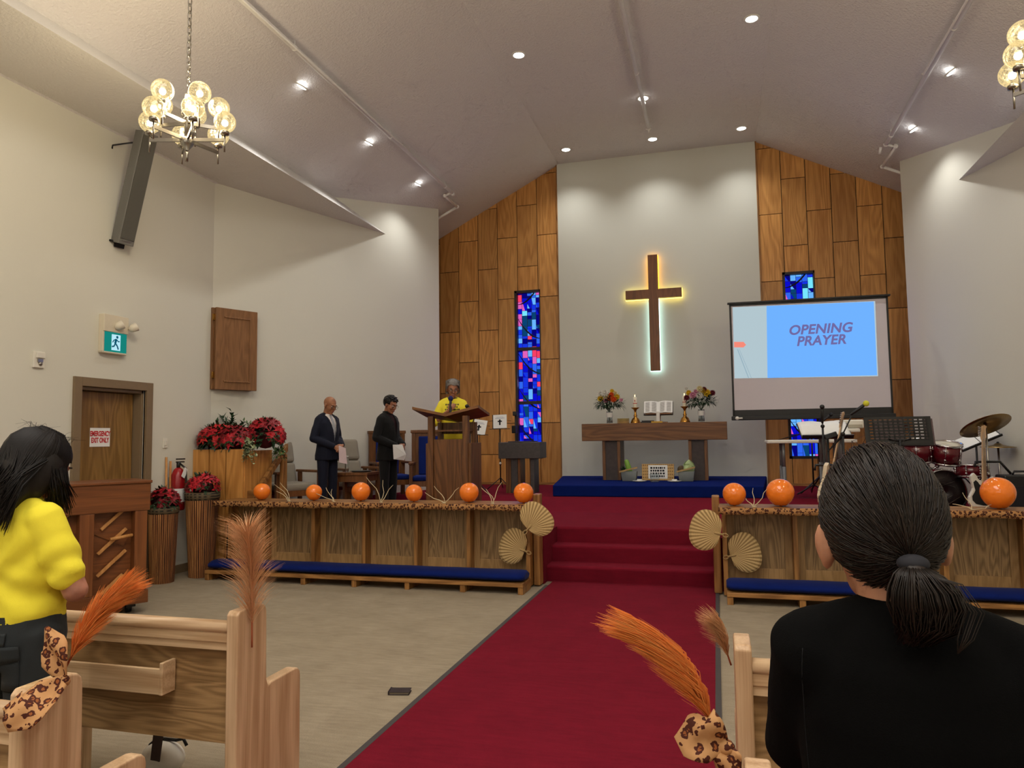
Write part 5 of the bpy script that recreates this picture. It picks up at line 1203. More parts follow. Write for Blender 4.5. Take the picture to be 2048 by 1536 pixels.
f0 = at(1966, 1022, 9.6); f0.z = max(f0.z, ZF+.07); guitar('white and black electric guitar on a stand at the right, before the drums', f0, at(1963, 850, 9.75), WGT, M['blackplastic'], R(18), 9.7)
def guitar_stand(label, loc):
    t = thing('guitar_stand', label, 'guitar stand', loc); mb = MB()
    mb.tube([(0, .1, .02), (0, .06, .66)], .012, 8); mb.tube([(-.11, .02, .64), (-.1, .03, .7), (.0, .06, .7), (.16, .04, .7), (.26, .02, .56)], .014, 8); mb.build('frame', M['black'], t)
    for x in (-.2, .2): mb = MB(); mb.tube([(0, .08, .25), (x, -.12, .012)], .011, 8); mb.build('leg', M['black'], t)
    mb = MB(); mb.tube([(-.12, -.08, .12), (0, .05, .16), (.12, -.08, .12)], .012, 8); mb.build('cradle', M['black'], t)
p = at(1652, 960, 8.98); guitar_stand('black guitar stand behind the cream and red guitar', (p.x, 8.99, ZF))
p = at(1972, 910, 9.8); guitar_stand('black guitar stand holding the white guitar', (p.x, 9.82, ZF))
# drum kit
DR = plain('drum_burgundy', (96, 14, 26), .25, var=.25, scale=60, coat=.5); SKIN = plain('drum_skin', (206, 198, 178), .6)
def drum(name, label, cen, r, h, q, bottom, lugs=8, front=None):
    t = thing(name, label, 'drum', cen, 0); qm = q
    mb = MB(); mb.lathe([(r, -h/2), (r, h/2)], 36, qm, cap=False); mb.build('shell', DR, t, solid=.006)
    for z in (-h/2, h/2): mb = MB(); mb.lathe([(r+.002, z-.014), (r+.012, z-.014), (r+.012, z+.014), (r+.002, z+.014), (r+.002, z-.014)], 36, qm, cap=False); mb.build('hoop', M['chrome'], t)
    for z, m_ in ((h/2-.004, SKIN), (-h/2+.004, front or SKIN)): mb = MB(); mb.lathe([(r, z), (.001, z)], 36, qm, cap=False); mb.build('drum_head', m_, t, solid=.003)
    for i in range(lugs):
        a = 2*pi*i/lugs+.2; mb = MB(); mb.tube([qm @ V((cos(a)*(r+.012), sin(a)*(r+.012), -h/2)), qm @ V((cos(a)*(r+.012), sin(a)*(r+.012), h/2))], .005, 6)
        for z in (-h*.22, h*.22): mb.ball(qm @ V((cos(a)*(r+.012), sin(a)*(r+.012), z)), .015, 8, 6)
        mb.build('lug', M['chrome'], t)
    return t
bc = at(1868, 992, 10.4); bc.z = ZF+.30
drum('bass_drum', 'large burgundy bass drum with a black front head, behind the woman in black', bc, .285, .42, M4.Rotation(R(18), 4, 'Z') @ M4.Rotation(R(90), 4, 'X') @ M4.Rotation(R(180), 4, 'X'), True, 8, plain('black_head', (26, 16, 18), .4))
q1 = M4.Rotation(R(14), 4, 'X')
p = at(1893, 906, 10.4); drum('tom_drum', 'burgundy tom drum at the right, mounted above the bass drum', p, .165, .24, M4.Rotation(R(4), 4, 'Y') @ q1, True, 6)
p = at(1835, 902, 10.4); drum('tom_drum', 'burgundy tom drum at the left, partly hidden by the music stand', p, .165, .24, M4.Rotation(R(-6), 4, 'Y') @ q1, True, 6)
mb = MB()
for px in (1835, 1893): e = at(px, 925, 10.45) - bc; mb.tube([(0, 0, .285), (e.x*.35, e.y*.5, .33), e], .014, 8); mb.ball((e.x*.35, e.y*.5, .33), .03, 10, 6)
o = tag(mb.build('tom_holder', M['chrome'], None), 'chrome bracket joining the two toms to the bass drum', 'drum bracket'); o.location = bc
p = at(1943, 942, 10.3); drum('snare_drum', 'burgundy snare drum on a stand right of the bass drum', p, .18, .14, M4.Rotation(R(-3), 4, 'X'), True, 8)
def stand(name, label, base, h, cat, extra=None):
    t = thing(name, label, cat, base); mb = MB(); mb.tube([(0, 0, .1), (0, 0, h)], .012, 8); mb.tube([(0, 0, h*.45), (0, 0, h*.5)], .02, 8); mb.build('pole', M['steel'] if name != 'snare_stand' else M['black'], t)
    for a in (80, 200, 320): mb = MB(); mb.tube([(0, 0, .3), (.26*cos(R(a)), .26*sin(R(a)), .012)], .01, 6); mb.build('leg', M['black'], t)
    return t
s_ = stand('snare_stand', 'black folding stand under the snare drum', (p.x, p.y, ZF), p.z-ZF-.12, 'drum stand'); mb = MB(); hh = p.z-ZF-.08
for a in (90, 210, 330): mb.tube([(0, 0, hh-.1), (.1*cos(R(a)), .1*sin(R(a)), hh-.01), (.17*cos(R(a)), .17*sin(R(a)), hh+.005)], .008, 6)
mb.build('basket_arms', M['black'], s_)
CYM = plain('cymbal_bronze', (150, 124, 82), .3, 1.0, .1, 40)
def cymbal(label, c, r, q, base, dark=False):
    t = stand('cymbal_stand', label, base, c.z-base[2], 'cymbal'); d = c - V(base)
    mb = MB(); mb.lathe([(.012, .03), (.03, .028), (.05, .01), (r*.6, -.004), (r, -.018), (r, -.021), (r*.6, -.008), (.05, .006), (.012, .02)], 40, M4.Translation(d) @ q, cap=False); mb.build('cymbal_plate', CYM, t)
    mb = MB(); mb.ball(d + (q @ V((0, 0, .035))), .016, 10, 6); mb.build('wing_nut', M['black'], t)
c = at(1969, 849, 10.0); cymbal('large tilted crash cymbal above the white guitar', c, .285, M4.Rotation(R(-14), 4, 'Y') @ M4.Rotation(R(-26), 4, 'X'), (c.x+.02, 10.02, ZF))
c = at(1996, 891, 10.42); cymbal('flat hi hat cymbal at the far right', c, .2, M4.Rotation(R(2), 4, 'X'), (c.x, 10.42, ZF))
c = at(1790, 850, 10.6); cymbal('small cymbal mostly hidden behind the perforated music stand', c, .17, M4.Rotation(R(-20), 4, 'X'), (c.x, 10.6, ZF))
p = at(1955, 888, 10.4)
t = thing('music_stand', 'music stand with white sheets between the crash cymbal and the hi hat', 'music stand', (p.x, 10.45, .60)); hh = p.z-.60
mb = MB(); mb.tube([(0, 0, .1), (0, 0, hh)], .012, 8); mb.build('pole', M['black'], t)
for a in (90, 210, 330): mb = MB(); mb.tube([(0, 0, .14), (.22*cos(R(a)), .22*sin(R(a)), .012)], .009, 6); mb.build('leg', M['black'], t)
q = M4.Translation((.06, 0, hh)) @ M4.Rotation(R(-24), 4, 'Y') @ M4.Rotation(R(-58), 4, 'X'); mb = MB(); mb.box(-.24, .26, 0, .01, 0, .26, q); mb.box(-.24, .26, -.03, 0, -.01, .004, q); mb.build('desk', M['black'], t)
mb = MB(); mb.box(-.22, .0, -.008, -.002, .01, .25, q); mb.box(.01, .24, -.008, -.002, .01, .27, q); o = tag(mb.build('sheet_music', M['paper'], None), 'white music sheets on the stand behind the drums', 'sheet music'); o.location = t.location
# amplifier
p = at(2042, 1000, 9.6)
t = thing('guitar_amplifier', 'black guitar amplifier box at the right edge', 'amplifier', (p.x+.05, 9.6, ZF)); mb = MB(); mb.box(-.25, .25, -.15, .15, 0, .56); mb.build('cabinet', M['blackplastic'], t, .015)
mb = MB(); mb.box(-.22, .22, -.158, -.15, .04, .44); mb.build('speaker_cloth', plain('speaker_cloth', (26, 26, 32), .9), t)
mb = MB(); mb.tube([(-.12, 0, .56), (-.1, 0, .6), (.1, 0, .6), (.12, 0, .56)], .012, 8); mb.build('carry_handle', M['black'], t)
mb = MB(); mb.lathe([(.03, 0), (.03, .006), (0, .008)], 18, M4.Translation((-.215, -.158, .32)) @ M4.Rotation(R(90), 4, 'X')); mb.build('round_badge', M['white_plastic'], t)
# ------------------------------------------------------------------ people
from mathutils.bvhtree import BVHTree
def remesh(mb, name, mat, parent, voxel=.008, smooth=5, disp=None, cut=None):
    bmesh.ops.recalc_face_normals(mb.bm, faces=mb.bm.faces)
    me = bpy.data.meshes.new('tmp'); mb.bm.to_mesh(me); mb.bm.free(); o = bpy.data.objects.new('tmp', me); C.objects.link(o)
    r = o.modifiers.new('r', 'REMESH'); r.mode = 'VOXEL'; r.voxel_size = voxel
    if smooth: s_ = o.modifiers.new('s', 'SMOOTH'); s_.iterations = smooth; s_.factor = .5
    me2 = bpy.data.meshes.new_from_object(o.evaluated_get(bpy.context.evaluated_depsgraph_get()))
    bpy.data.objects.remove(o); bpy.data.meshes.remove(me); me2.name = name; me2.materials.clear(); me2.materials.append(mat)
    if disp:
        ns = [v.normal.copy() for v in me2.vertices]
        for v, n in zip(me2.vertices, ns): v.co += n*disp(v.co)
    if cut:
        b = bmesh.new(); b.from_mesh(me2); bmesh.ops.delete(b, geom=[f for f in b.faces if cut(f.calc_center_median())], context='FACES'); b.to_mesh(me2); b.free()
    for p in me2.polygons: p.use_smooth = True
    ob = bpy.data.objects.new(name, me2); C.objects.link(ob); ob.parent = parent; return ob
def folds(a=.005, f=9.0, st=(1, 1, .6)):
    return lambda c: a*(NZ.noise(V((c.x*f*st[0], c.y*f*st[1], c.z*f*st[2]))) + .5*NZ.noise(V((c.x*f*2.3, c.y*f*2.3, c.z*f*1.6))))
def ell(z, rx, ry, y=0.0, x=0.0, n=28, p=2.3):
    return [V((x+math.copysign(abs(cos(a))**(2/p), cos(a))*rx, y+math.copysign(abs(sin(a))**(2/p), sin(a))*ry, z)) for a in [2*pi*k/n for k in range(n)]]
def limb(mb, pts, rs):
    for (a, b), (ra, rb) in zip(zip(pts, pts[1:]), zip(rs, rs[1:])): mb.cone(a, ra, b, rb, 16)
def hand(mb, W, d, n, side, curl=45, k=1.0):
    # palm, four unequal bent fingers and a thumb leaving the side of the palm; n = palm normal, side = +1/-1 thumb side
    W, d, n = V(W), V(d).normalized(), V(n).normalized(); s_ = d.cross(n).normalized()*side
    m_ = M4(((s_.x, d.x, n.x, 0), (s_.y, d.y, n.y, 0), (s_.z, d.z, n.z, 0), (0, 0, 0, 1)))
    mb.ball(W + d*.052*k, (.040*k, .052*k, .016*k), 16, 10, m_); mb.cone(W - d*.01, .024*k, W + d*.03*k, .024*k, 12)
    for i, (x, ln, r) in enumerate(((.030, .070, .0085), (.010, .078, .0088), (-.010, .072, .0085), (-.029, .056, .0075))):
        p = W + d*(.092 - .006*abs(i-1.2))*k + s_*x*k; a = R(curl*.5+3*i); dd = d
        for seg, f in enumerate((.45, .32, .23)):
            dd = (d*cos(a) + n*sin(a)); q = p + dd*ln*f*k; mb.cone(p, r*k*(1-.08*seg), q, r*k*(.93-.08*seg), 10); p = q; a += R(curl*.75)
    p = W + d*.028*k + s_*.03*k; dd = (d*.62 + s_*.6 + n*.35).normalized(); q = p + dd*.04*k; mb.cone(p, .0125*k, q, .0105*k, 10); mb.cone(q, .0105*k, q + (dd*.5 + d*.6 + n*.3).normalized()*.032*k, .0085*k, 10)
def head_m(J, pitch, yaw, roll=0):
    return M4.Translation(J) @ M4.Rotation(R(yaw), 4, 'Z') @ M4.Rotation(R(roll), 4, 'Y') @ M4.Rotation(R(-pitch), 4, 'X') @ M4.Translation((0, .02, .105))
def head(mb, m_):
    q = m_.to_3x3().to_4x4()
    def B(c, r): mb.ball(m_ @ V(c), r, 18, 12, q)
    B((0, -.014, .028), (.076, .097, .088)); B((0, .022, -.02), (.064, .070, .088)); B((0, .03, -.072), (.053, .052, .042)); B((0, .066, -.097), (.026, .022, .02))
    B((0, .080, .024), (.050, .016, .012)); B((.036, .064, -.03), (.024, .022, .024)); B((-.036, .064, -.03), (.024, .022, .024)); B((0, .084, -.062), (.025, .013, .014))
    mb.cone(m_ @ V((0, .088, .012)), .009, m_ @ V((0, .108, -.026)), .012, 10); B((.011, .097, -.030), (.008, .01, .008)); B((-.011, .097, -.030), (.008, .01, .008))
    for s_ in (-1, 1): mb.ball(m_ @ V((s_*.078, -.008, -.012)), (.011, .022, .032), 12, 8, q @ M4.Rotation(R(-22*s_), 4, 'Z')); mb.ball(m_ @ V((s_*.078, -.004, -.036)), (.008, .01, .012), 10, 6, q)
EYEW = plain('eye_white', (214, 206, 198), .3); IRIS = plain('eye_dark', (30, 20, 16), .2); LIP = plain('lips', (146, 84, 74), .5); BROW = plain('eyebrow', (34, 26, 22), .8)
def face_parts(t, m_, lidm, browm=BROW, glasses=None, lips=LIP):
    for s_ in (-1, 1):
        mb = MB(); mb.ball(m_ @ V((s_*.031, .079, .003)), (.0135, .012, .011), 12, 8); e = mb.build('eye', EYEW, t)
        mb = MB(); mb.ball(m_ @ V((s_*.031, .0885, -.002)), (.0055, .004, .0055), 10, 6); mb.build('iris', IRIS, e)
        mb = MB(); mb.tube([m_ @ V((s_*(.031+.016*u), .088-.008*abs(u), .009-.011*(abs(u)**2))) for u in (-1, -.5, 0, .5, 1)], [.002, .0042, .005, .0042, .002], 6); mb.build('eyelid', lidm, e)
        mb = MB(); mb.tube([m_ @ V((s_*(.032+.021*u), .094-.009*u*u-.006*max(0, u), .026+.004*(1-u*u))) for u in (-1, -.5, 0, .5, 1)], [.002, .004, .004, .003, .0015], 6); mb.build('eyebrow', browm, t)
    mb = MB(); mb.ball(m_ @ V((0, .094, -.058)), (.021, .006, .005), 12, 6, m_.to_3x3().to_4x4()); mb.ball(m_ @ V((0, .093, -.067)), (.018, .007, .006), 12, 6, m_.to_3x3().to_4x4()); mb.build('lips', lips, t)
    if glasses:
        mb = MB()
        for s_ in (-1, 1):
            mb.tube([m_ @ V((s_*.034+.024*cos(a), .107-.006*abs(cos(a))*(1 if s_*cos(a) > 0 else 0), -.001+.017*sin(a))) for a in [2*pi*i/20 for i in range(21)]], .0018, 6)
            mb.tube([m_ @ V((s_*.058, .102, .006)), m_ @ V((s_*.075, .06, .008)), m_ @ V((s_*.082, -.01, .004))], .0016, 6)
        mb.tube([m_ @ V((-.01, .107, .003)), m_ @ V((0, .11, .006)), m_ @ V((.01, .107, .003))], .0018, 6); g = mb.build('glasses', glasses, t)
def dart(base, loc, rz, s_):
    base.location = loc; base.rotation_euler = (0, 0, rz); base.scale = (s_, s_, s_)
def skin(name, c):
    k = NT(name); tc = k.n('TexCoord').outputs['Object']; nz = k.n('TexNoise', {'Vector': tc, 'Scale': 14.0, 'Detail': 4.0}).outputs[0]
    d = tuple(x*.82 for x in c); k.set(base_color=k.ramp(nz, [(.3, lin(d)), (.7, lin(c))]), roughness=.5)
    k.b.inputs['Subsurface Weight'].default_value = .12; k.b.inputs['Subsurface Radius'].default_value = (.02, .008, .004); k.b.inputs['Specular IOR Level'].default_value = .35
    return k.m
def cloth(name, c, rough=.85, var=.1, sheen=.05, weave=500, spec=.2):
    k = NT(name); tc = k.n('TexCoord').outputs['Object']
    n1 = k.n('TexNoise', {'Vector': tc, 'Scale': 5.0, 'Detail': 4.0}).outputs[0]; n2 = k.n('TexNoise', {'Vector': tc, 'Scale': weave, 'Detail': 1.0}).outputs[0]
    col = k.n('VectorMath', {0: lin(c)[:3]}, operation='SCALE'); k.l(k.math('ADD', k.math('MULTIPLY_ADD', n1, 2*var, 1-var-.06), k.math('MULTIPLY', n2, .12)), col.inputs['Scale'])
    k.set(base_color=col.outputs[0], roughness=rough); k.b.inputs['Sheen Weight'].default_value = sheen; k.b.inputs['Specular IOR Level'].default_value = spec
    k.bump(k.math('ADD', k.math('MULTIPLY', n1, 1.0), k.math('MULTIPLY', n2, .15)), .25, .02); return k.m
def hairmat(name, c1, c2, rough=.38):
    k = NT(name); r_ = k.n('NewGeometry').outputs['Random Per Island']; tc = k.n('TexCoord').outputs['Object']
    n1 = k.n('TexNoise', {'Vector': tc, 'Scale': 60.0, 'Detail': 2.0}).outputs[0]
    k.set(base_color=k.ramp(k.math('ADD', k.math('MULTIPLY', r_, .6), k.math('MULTIPLY', n1, .5)), [(.1, lin(c1)), (.9, lin(c2))]), roughness=rough); k.b.inputs['Specular IOR Level'].default_value = .25; return k.m
def legs(mb, r0=.088, r1=.066, r2=.06, hem=.07, dx=.0):
    for s_ in (-1, 1): limb(mb, [(s_*.085, 0, .92), (s_*.098, .012, .50), (s_*.1, -.01, hem+.02)], [r0, r1, r2])
def shoes(t, m_):
    for s_ in (-1, 1):
        mb = MB(); mb.loft([ell(z, .042*w_, .12*l_, .05, s_*.105, 20) for z, w_, l_ in ((0, 1.05, 1.05), (.02, 1.08, 1.08), (.045, .98, .98), (.075, .75, .68))]); mb.build('shoe', m_, t)
def body_core(mb, neck=True):
    mb.loft([ell(z, a, b, y) for z, a, b, y in ((.84, .13, .09, 0), (.93, .145, .10, 0), (1.06, .125, .085, 0), (1.2, .145, .095, 0), (1.33, .15, .088, -.005), (1.41, .09, .062, -.012), (1.44, .05, .045, -.012))])
    for s_ in (-1, 1): limb(mb, [(s_*.085, 0, .92), (s_*.098, .012, .50), (s_*.1, -.02, .06)], [.07, .048, .036]); mb.cone((s_*.1, -.02, .045), .03, (s_*.105, .11, .03), .024, 10)
def torso(mb, inf=.0, z0=.86, hipx=.0, prof=None):
    P_ = prof or ((z0, .158, .115, .0), (.95, .160, .116, .005), (1.06, .148, .108, .01), (1.2, .160, .116, .01), (1.31, .172, .108, .0), (1.37, .155, .09, -.008), (1.41, .10, .07, -.014), (1.44, .066, .058, -.014))
    mb.loft([ell(z, a+inf, b+inf, y) for z, a, b, y in P_]); traps(mb, .036+inf)
def sleeves(mb, S, E, W, rs, end=1.0):
    for s_, e, w_ in zip(S, E, W):
        w2 = V(e).lerp(V(w_), end); limb(mb, [s_, e, w2], rs)
BLK = cloth('black_wool', (17, 17, 18), .9, .15, .08); NAVY = cloth('navy_suit', (20, 24, 40), .8, .12, .05); SHIRTW = cloth('white_shirt', (228, 220, 218), .8, .04); YEL = cloth('yellow_cotton', (238, 222, 62), .8, .06, .02)
CARGO = cloth('charcoal_cotton', (44, 48, 50), .85, .16); SHOE = plain('black_shoe_leather', (18, 17, 16), .35)
S0 = [(-.150, -.008, 1.352), (.150, -.008, 1.352)]
def traps(mb, r=.04, z=0, w=.0):
    for s_ in (-1, 1): mb.cone((s_*.045, -.02, 1.418+z), r, (s_*(.148+w), -.012, 1.372+z), r*1.12, 14)

# --- man in the navy suit
sk = skin('skin_tan', (170, 116, 84)); LID = plain('eyelid_tan', (120, 76, 54), .5)
t = thing('person', 'bald man in a navy suit and patterned tie, head bowed, hands clasped before him', 'person')
E_ = [(-.245, -.03, 1.10), (.245, -.03, 1.10)]; W_ = [(-.075, .205, 1.00), (.075, .19, .985)]
hm = head_m((0, -.012, 1.475), 24, -4)
mb = MB(); body_core(mb); limb(mb, [(0, -.02, 1.40), hm @ V((0, -.015, -.05))], [.058, .054]); head(mb, hm)
for S_, e, w_ in zip(S0, E_, W_): limb(mb, [S_, e, w_], [.045, .036, .026])
hand(mb, W_[0], (.75, .35, -.42), (.35, -.45, -.5), -1, 50); hand(mb, W_[1], (-.72, .42, -.5), (-.3, -.5, -.4), 1, 50)
remesh(mb, 'body', sk, t, .0062, 3)
face_parts(t, hm, LID, BROW, M['blackplastic'])
mb = MB(); torso(mb, -.006); mb.lathe([(.062, 1.425), (.066, 1.46), (.058, 1.468)], 24, M4.Translation((0, -.012, 0)), cap=False); sh = remesh(mb, 'shirt', SHIRTW, t, .008, 3)
def jcut(zb, w0):
    return lambda c: c.y > .02 and zb < c.z < 1.47 and abs(c.x) < w0*(c.z-zb)/(1.42-zb)
mb = MB(); torso(mb, .012, .78, 0, ((.80, .168, .125, 0), (.86, .17, .125, .0), (.95, .162, .118, .005), (1.06, .15, .112, .01), (1.2, .164, .12, .01), (1.31, .176, .112, .0), (1.375, .155, .092, -.008), (1.415, .09, .07, -.02)))
sleeves(mb, S0, E_, W_, [.068, .056, .044], .93); remesh(mb, 'suit_jacket', NAVY, t, .008, 8, folds(.006), jcut(1.07, .075))
mb = MB(); legs(mb); mb.loft([ell(z, a, b) for z, a, b in ((.84, .14, .105), (.95, .15, .11), (1.04, .142, .1))]); remesh(mb, 'trousers', NAVY, t, .009, 4, folds(.004)); shoes(t, SHOE)
def tie(t, shirt, mat, z0, z1):
    bv = BVHTree.FromObject(shirt, bpy.context.evaluated_depsgraph_get()) if False else BVHTree.FromPolygons([v.co for v in shirt.data.vertices], [p.vertices for p in shirt.data.polygons])
    def fn(u, v):
        z = z1 + (z0-z1)*v; w_ = .016 + .022*v if v > .06 else .018; x = (u-.5)*2*w_; h = bv.ray_cast(V((x, .5, z)), V((0, -1, 0))); y = (h[0].y if h[0] else .1) + .006; return V((x, y, z))
    mb = MB(); mb.grid(fn, 6, 24); mb.build('tie', mat, t, solid=.004)
k = NT('patterned_tie'); w1 = k.n('TexChecker', {'Vector': k.n('TexCoord').outputs['Object'], 'Scale': 130.0, 'Color1': lin((206, 208, 212)), 'Color2': lin((92, 98, 112))}); k.set(base_color=w1.outputs[0], roughness=.6)
tie(t, sh, k.m, 1.03, 1.425)
p1 = at(655, 850, 8.95); dart(t, (p1.x, 8.95, ZF), R(-103), .985)
def held(name, label, cat, person, pts, mat, gname='sheet'):
    mt = M4.Translation(person.location) @ M4.Rotation(person.rotation_euler.z, 4, 'Z') @ M4.Scale(person.scale.x, 4)
    P_ = [mt @ V(p) for p in pts]; o_ = P_[0]; mb = MB(); mb.poly([p - o_ for p in P_]); o = tag(mb.build(name, mat, None, solid=.002), label, cat); o.location = o_; return o
held('folded_programme', 'pale pink folded programme held by the man in the navy suit', 'paper', t, [(.06, .262, 1.0), (-.07, .27, .96), (-.085, .285, .74), (.07, .28, .77)], plain('pink_paper', (226, 204, 206), .8))

# --- priest in black
sk2 = skin('skin_priest', (166, 112, 84))
t = thing('person', 'priest in a black suit with a clerical collar, head bowed, holding a paper', 'person')
hm = head_m((0, -.012, 1.475), 22, -6)
mb = MB(); body_core(mb); limb(mb, [(0, -.02, 1.40), hm @ V((0, -.015, -.05))], [.056, .052]); head(mb, hm)
W_ = [(-.07, .215, .995), (.08, .2, .98)]
for S_, e, w_ in zip(S0, E_, W_): limb(mb, [S_, e, w_], [.045, .036, .026])
hand(mb, W_[0], (.75, .35, -.42), (.35, -.45, -.5), -1, 55); hand(mb, W_[1], (-.72, .42, -.5), (-.3, -.5, -.4), 1, 55)
remesh(mb, 'body', sk2, t, .0062, 3); face_parts(t, hm, LID, BROW, M['steel'])
HB = hairmat('black_hair', (10, 9, 9), (34, 28, 26))
def haircap(mb, m_, grow=.012, low=-.06, front=.06):
    q = m_.to_3x3().to_4x4(); mb.ball(m_ @ V((0, -.022, .036)), (.076+grow, .093+grow, .086+grow), 24, 16, q)
mb = MB(); haircap(mb, hm, .014)
for i in range(90):
    d = rdir(0); c = hm @ V((d.x*.088, -.02+d.y*.104, .036+d.z*.098)); e = c + (hm.to_3x3() @ V((d.x*.4+random.uniform(-.6, .6), .7, d.z*.3)))*.028; mb.cone(c, .009, e, .004, 6)
hi = hm.inverted()
def hcut(zf, zb): return lambda c: (lambda p: (p.y > .045 and p.z < zf) or (p.y > .0 and p.z < .02 and abs(p.x) > .0 and p.z < zf-.05) or p.z < zb)(hi @ c)
remesh(mb, 'hair', HB, t, .006, 1, None, hcut(.066, -.045))
mb = MB(); torso(mb, -.004); remesh(mb, 'clerical_shirt', cloth('dark_maroon_shirt', (40, 14, 22), .8), t, .009, 3)
mb = MB(); mb.lathe([(.060, 1.425), (.064, 1.47), (.057, 1.474)], 24, M4.Translation((0, -.012, 0)), cap=False); mb.build('clerical_collar', BLK, t, solid=.004)
mb = MB(); mb.grid(lambda u, v: V((.064*sin((u-.5)*.62), -.012+.068*cos((u-.5)*.62), 1.438+.026*v)), 6, 2); mb.build('collar_tab', M['paper'], t)
mb = MB(); torso(mb, .012, .78, 0, ((.78, .17, .128, 0), (.86, .17, .126, .0), (.95, .162, .12, .005), (1.06, .152, .115, .01), (1.2, .166, .122, .01), (1.31, .178, .114, .0), (1.375, .157, .092, -.008), (1.42, .085, .07, -.02)))
sleeves(mb, S0, E_, W_, [.068, .057, .046], .93); remesh(mb, 'suit_jacket', BLK, t, .008, 8, folds(.006), jcut(1.12, .055))
mb = MB(); legs(mb); mb.loft([ell(z, a, b) for z, a, b in ((.84, .14, .105), (.95, .15, .11), (1.04, .142, .1))]); remesh(mb, 'trousers', BLK, t, .009, 4, folds(.004)); shoes(t, SHOE)
p1 = at(776, 850, 9.3); dart(t, (p1.x, 9.3, ZF), R(-100), .985)
held('white_paper', 'curled white paper held by the priest', 'paper', t, [(.02, .255, 1.0), (-.02, .29, .86), (-.02, .26, .78), (.15, .2, .80), (.17, .2, 1.0)], M['paper'])

# --- woman reading at the lectern
sk3 = skin('skin_reader', (178, 122, 92)); HG = hairmat('grey_hair', (44, 40, 38), (122, 116, 110))
t = thing('person', 'woman with short grey hair and glasses in a yellow shirt, reading at the lectern', 'person')
hm = head_m((0, -.012, 1.475), 19, 6); hi = hm.inverted()
E_ = [(-.25, .03, 1.10), (.25, .04, 1.10)]; W_ = [(-.12, .21, 1.10), (.055, .20, 1.255)]
mb = MB(); body_core(mb); limb(mb, [(0, -.02, 1.40), hm @ V((0, -.015, -.05))], [.05, .047]); head(mb, hm)
for S_, e, w_ in zip(S0, E_, W_): limb(mb, [S_, e, w_], [.042, .036, .025])
hand(mb, W_[0], (.5, .7, -.15), (0, .1, -1), -1, 25); hand(mb, W_[1], (-.45, .35, .45), (-.5, -.7, .2), 1, 70)
remesh(mb, 'body', sk3, t, .0062, 3); face_parts(t, hm, LID, BROW, M['blackplastic'])
mb = MB(); haircap(mb, hm, .02)
mb.cone(hm @ V((-.075, -.03, .04)), .03, hm @ V((-.078, -.035, -.07)), .022, 10); mb.cone(hm @ V((.075, -.03, .04)), .03, hm @ V((.078, -.035, -.07)), .022, 10); mb.ball(hm @ V((0, -.07, -.03)), (.075, .05, .08), 16, 10, hm.to_3x3().to_4x4())
remesh(mb, 'hair', HG, t, .006, 2, lambda c: .003*NZ.noise(c*60), lambda c: (lambda p: (p.y > .035 and p.z < .078+.012*NZ.noise(p*30)-.5*max(0, abs(p.x)-.045)) or (p.y > .012 and p.z < .01) or p.z < -.075+.02*NZ.noise(p*40))(hi @ c))
mb = MB()
for i in range(220):
    a = random.uniform(-2.6, 2.6); st = V((sin(a)*.03, -.03, .145)); e = V((sin(a)*.102, -.022+cos(a)*.10*(.78 if abs(a) < 1.2 else 1), (.092 if abs(a) < .8 else (.03 if abs(a) < 1.2 else -.05)))); md = (st+e)/2; md = V((md.x*1.5, -.022+(md.y+.022)*1.5, .11))
    mb.tube([hm @ st, hm @ md, hm @ e], [.0022, .003, .001], 4)
mb.build('hair_strands', HG, t)
mb = MB(); torso(mb, .012, .86, 0); sleeves(mb, S0, E_, W_, [.064, .06, .05], .1); ys = remesh(mb, 'yellow_shirt', YEL, t, .008, 8, folds(.006))
mb = MB(); mb.tube([V((.066*sin(a), -.012+.066*cos(a), 1.447-.014*max(0, cos(a)))) for a in [2*pi*i/24 for i in range(25)]], .009, 8); mb.build('dark_neckband', M['ink'], t)
bv = BVHTree.FromPolygons([v.co for v in ys.data.vertices], [p.vertices for p in ys.data.polygons])
mb = MB(); random.seed(9)
for r_, (wd_, z) in enumerate(((.09, 1.335), (.07, 1.30), (.10, 1.265))):
    x = -wd_
    while x < wd_:
        ww = random.uniform(.008, .02)
        def fn(u, v): h = bv.ray_cast(V((x+ww*u, .5, z+.022*v)), V((0, -1, 0))); return V((x+ww*u, h[0].y+.0025 if h[0] else .1, z+.022*v))
        mb.grid(fn, 2, 2); x += ww+random.uniform(.004, .01)
mb.build('printed_slogan', M['ink'], t, normals=False)
mb = MB(); legs(mb); mb.loft([ell(z, a, b) for z, a, b in ((.84, .14, .105), (.95, .152, .112), (1.04, .142, .1))]); remesh(mb, 'trousers', BLK, t, .01, 4); shoes(t, SHOE)
p1 = at(905, 800, 9.5); dart(t, (p1.x, 9.5, ZF+.2), R(-160), .985)
mt = M4.Translation(t.location) @ M4.Rotation(t.rotation_euler.z, 4, 'Z') @ M4.Scale(.985, 4)
mk = thing('hand_microphone', 'handheld microphone with a dark blue windscreen held by the woman at the lectern', 'microphone', mt @ V((.03, .225, 1.30)))
a = mt.to_3x3() @ V((.0, .10, -.16)); b = mt.to_3x3() @ V((-.005, -.035, .10))
mb = MB(); mb.cone(a, .014, b, .019, 14); mb.build('handle', M['blackplastic'], mk)
mb = MB(); mb.ball(b*1.25, (.034, .034, .04), 16, 10); mb.build('windscreen', plain('navy_foam', (30, 30, 92), .9), mk)

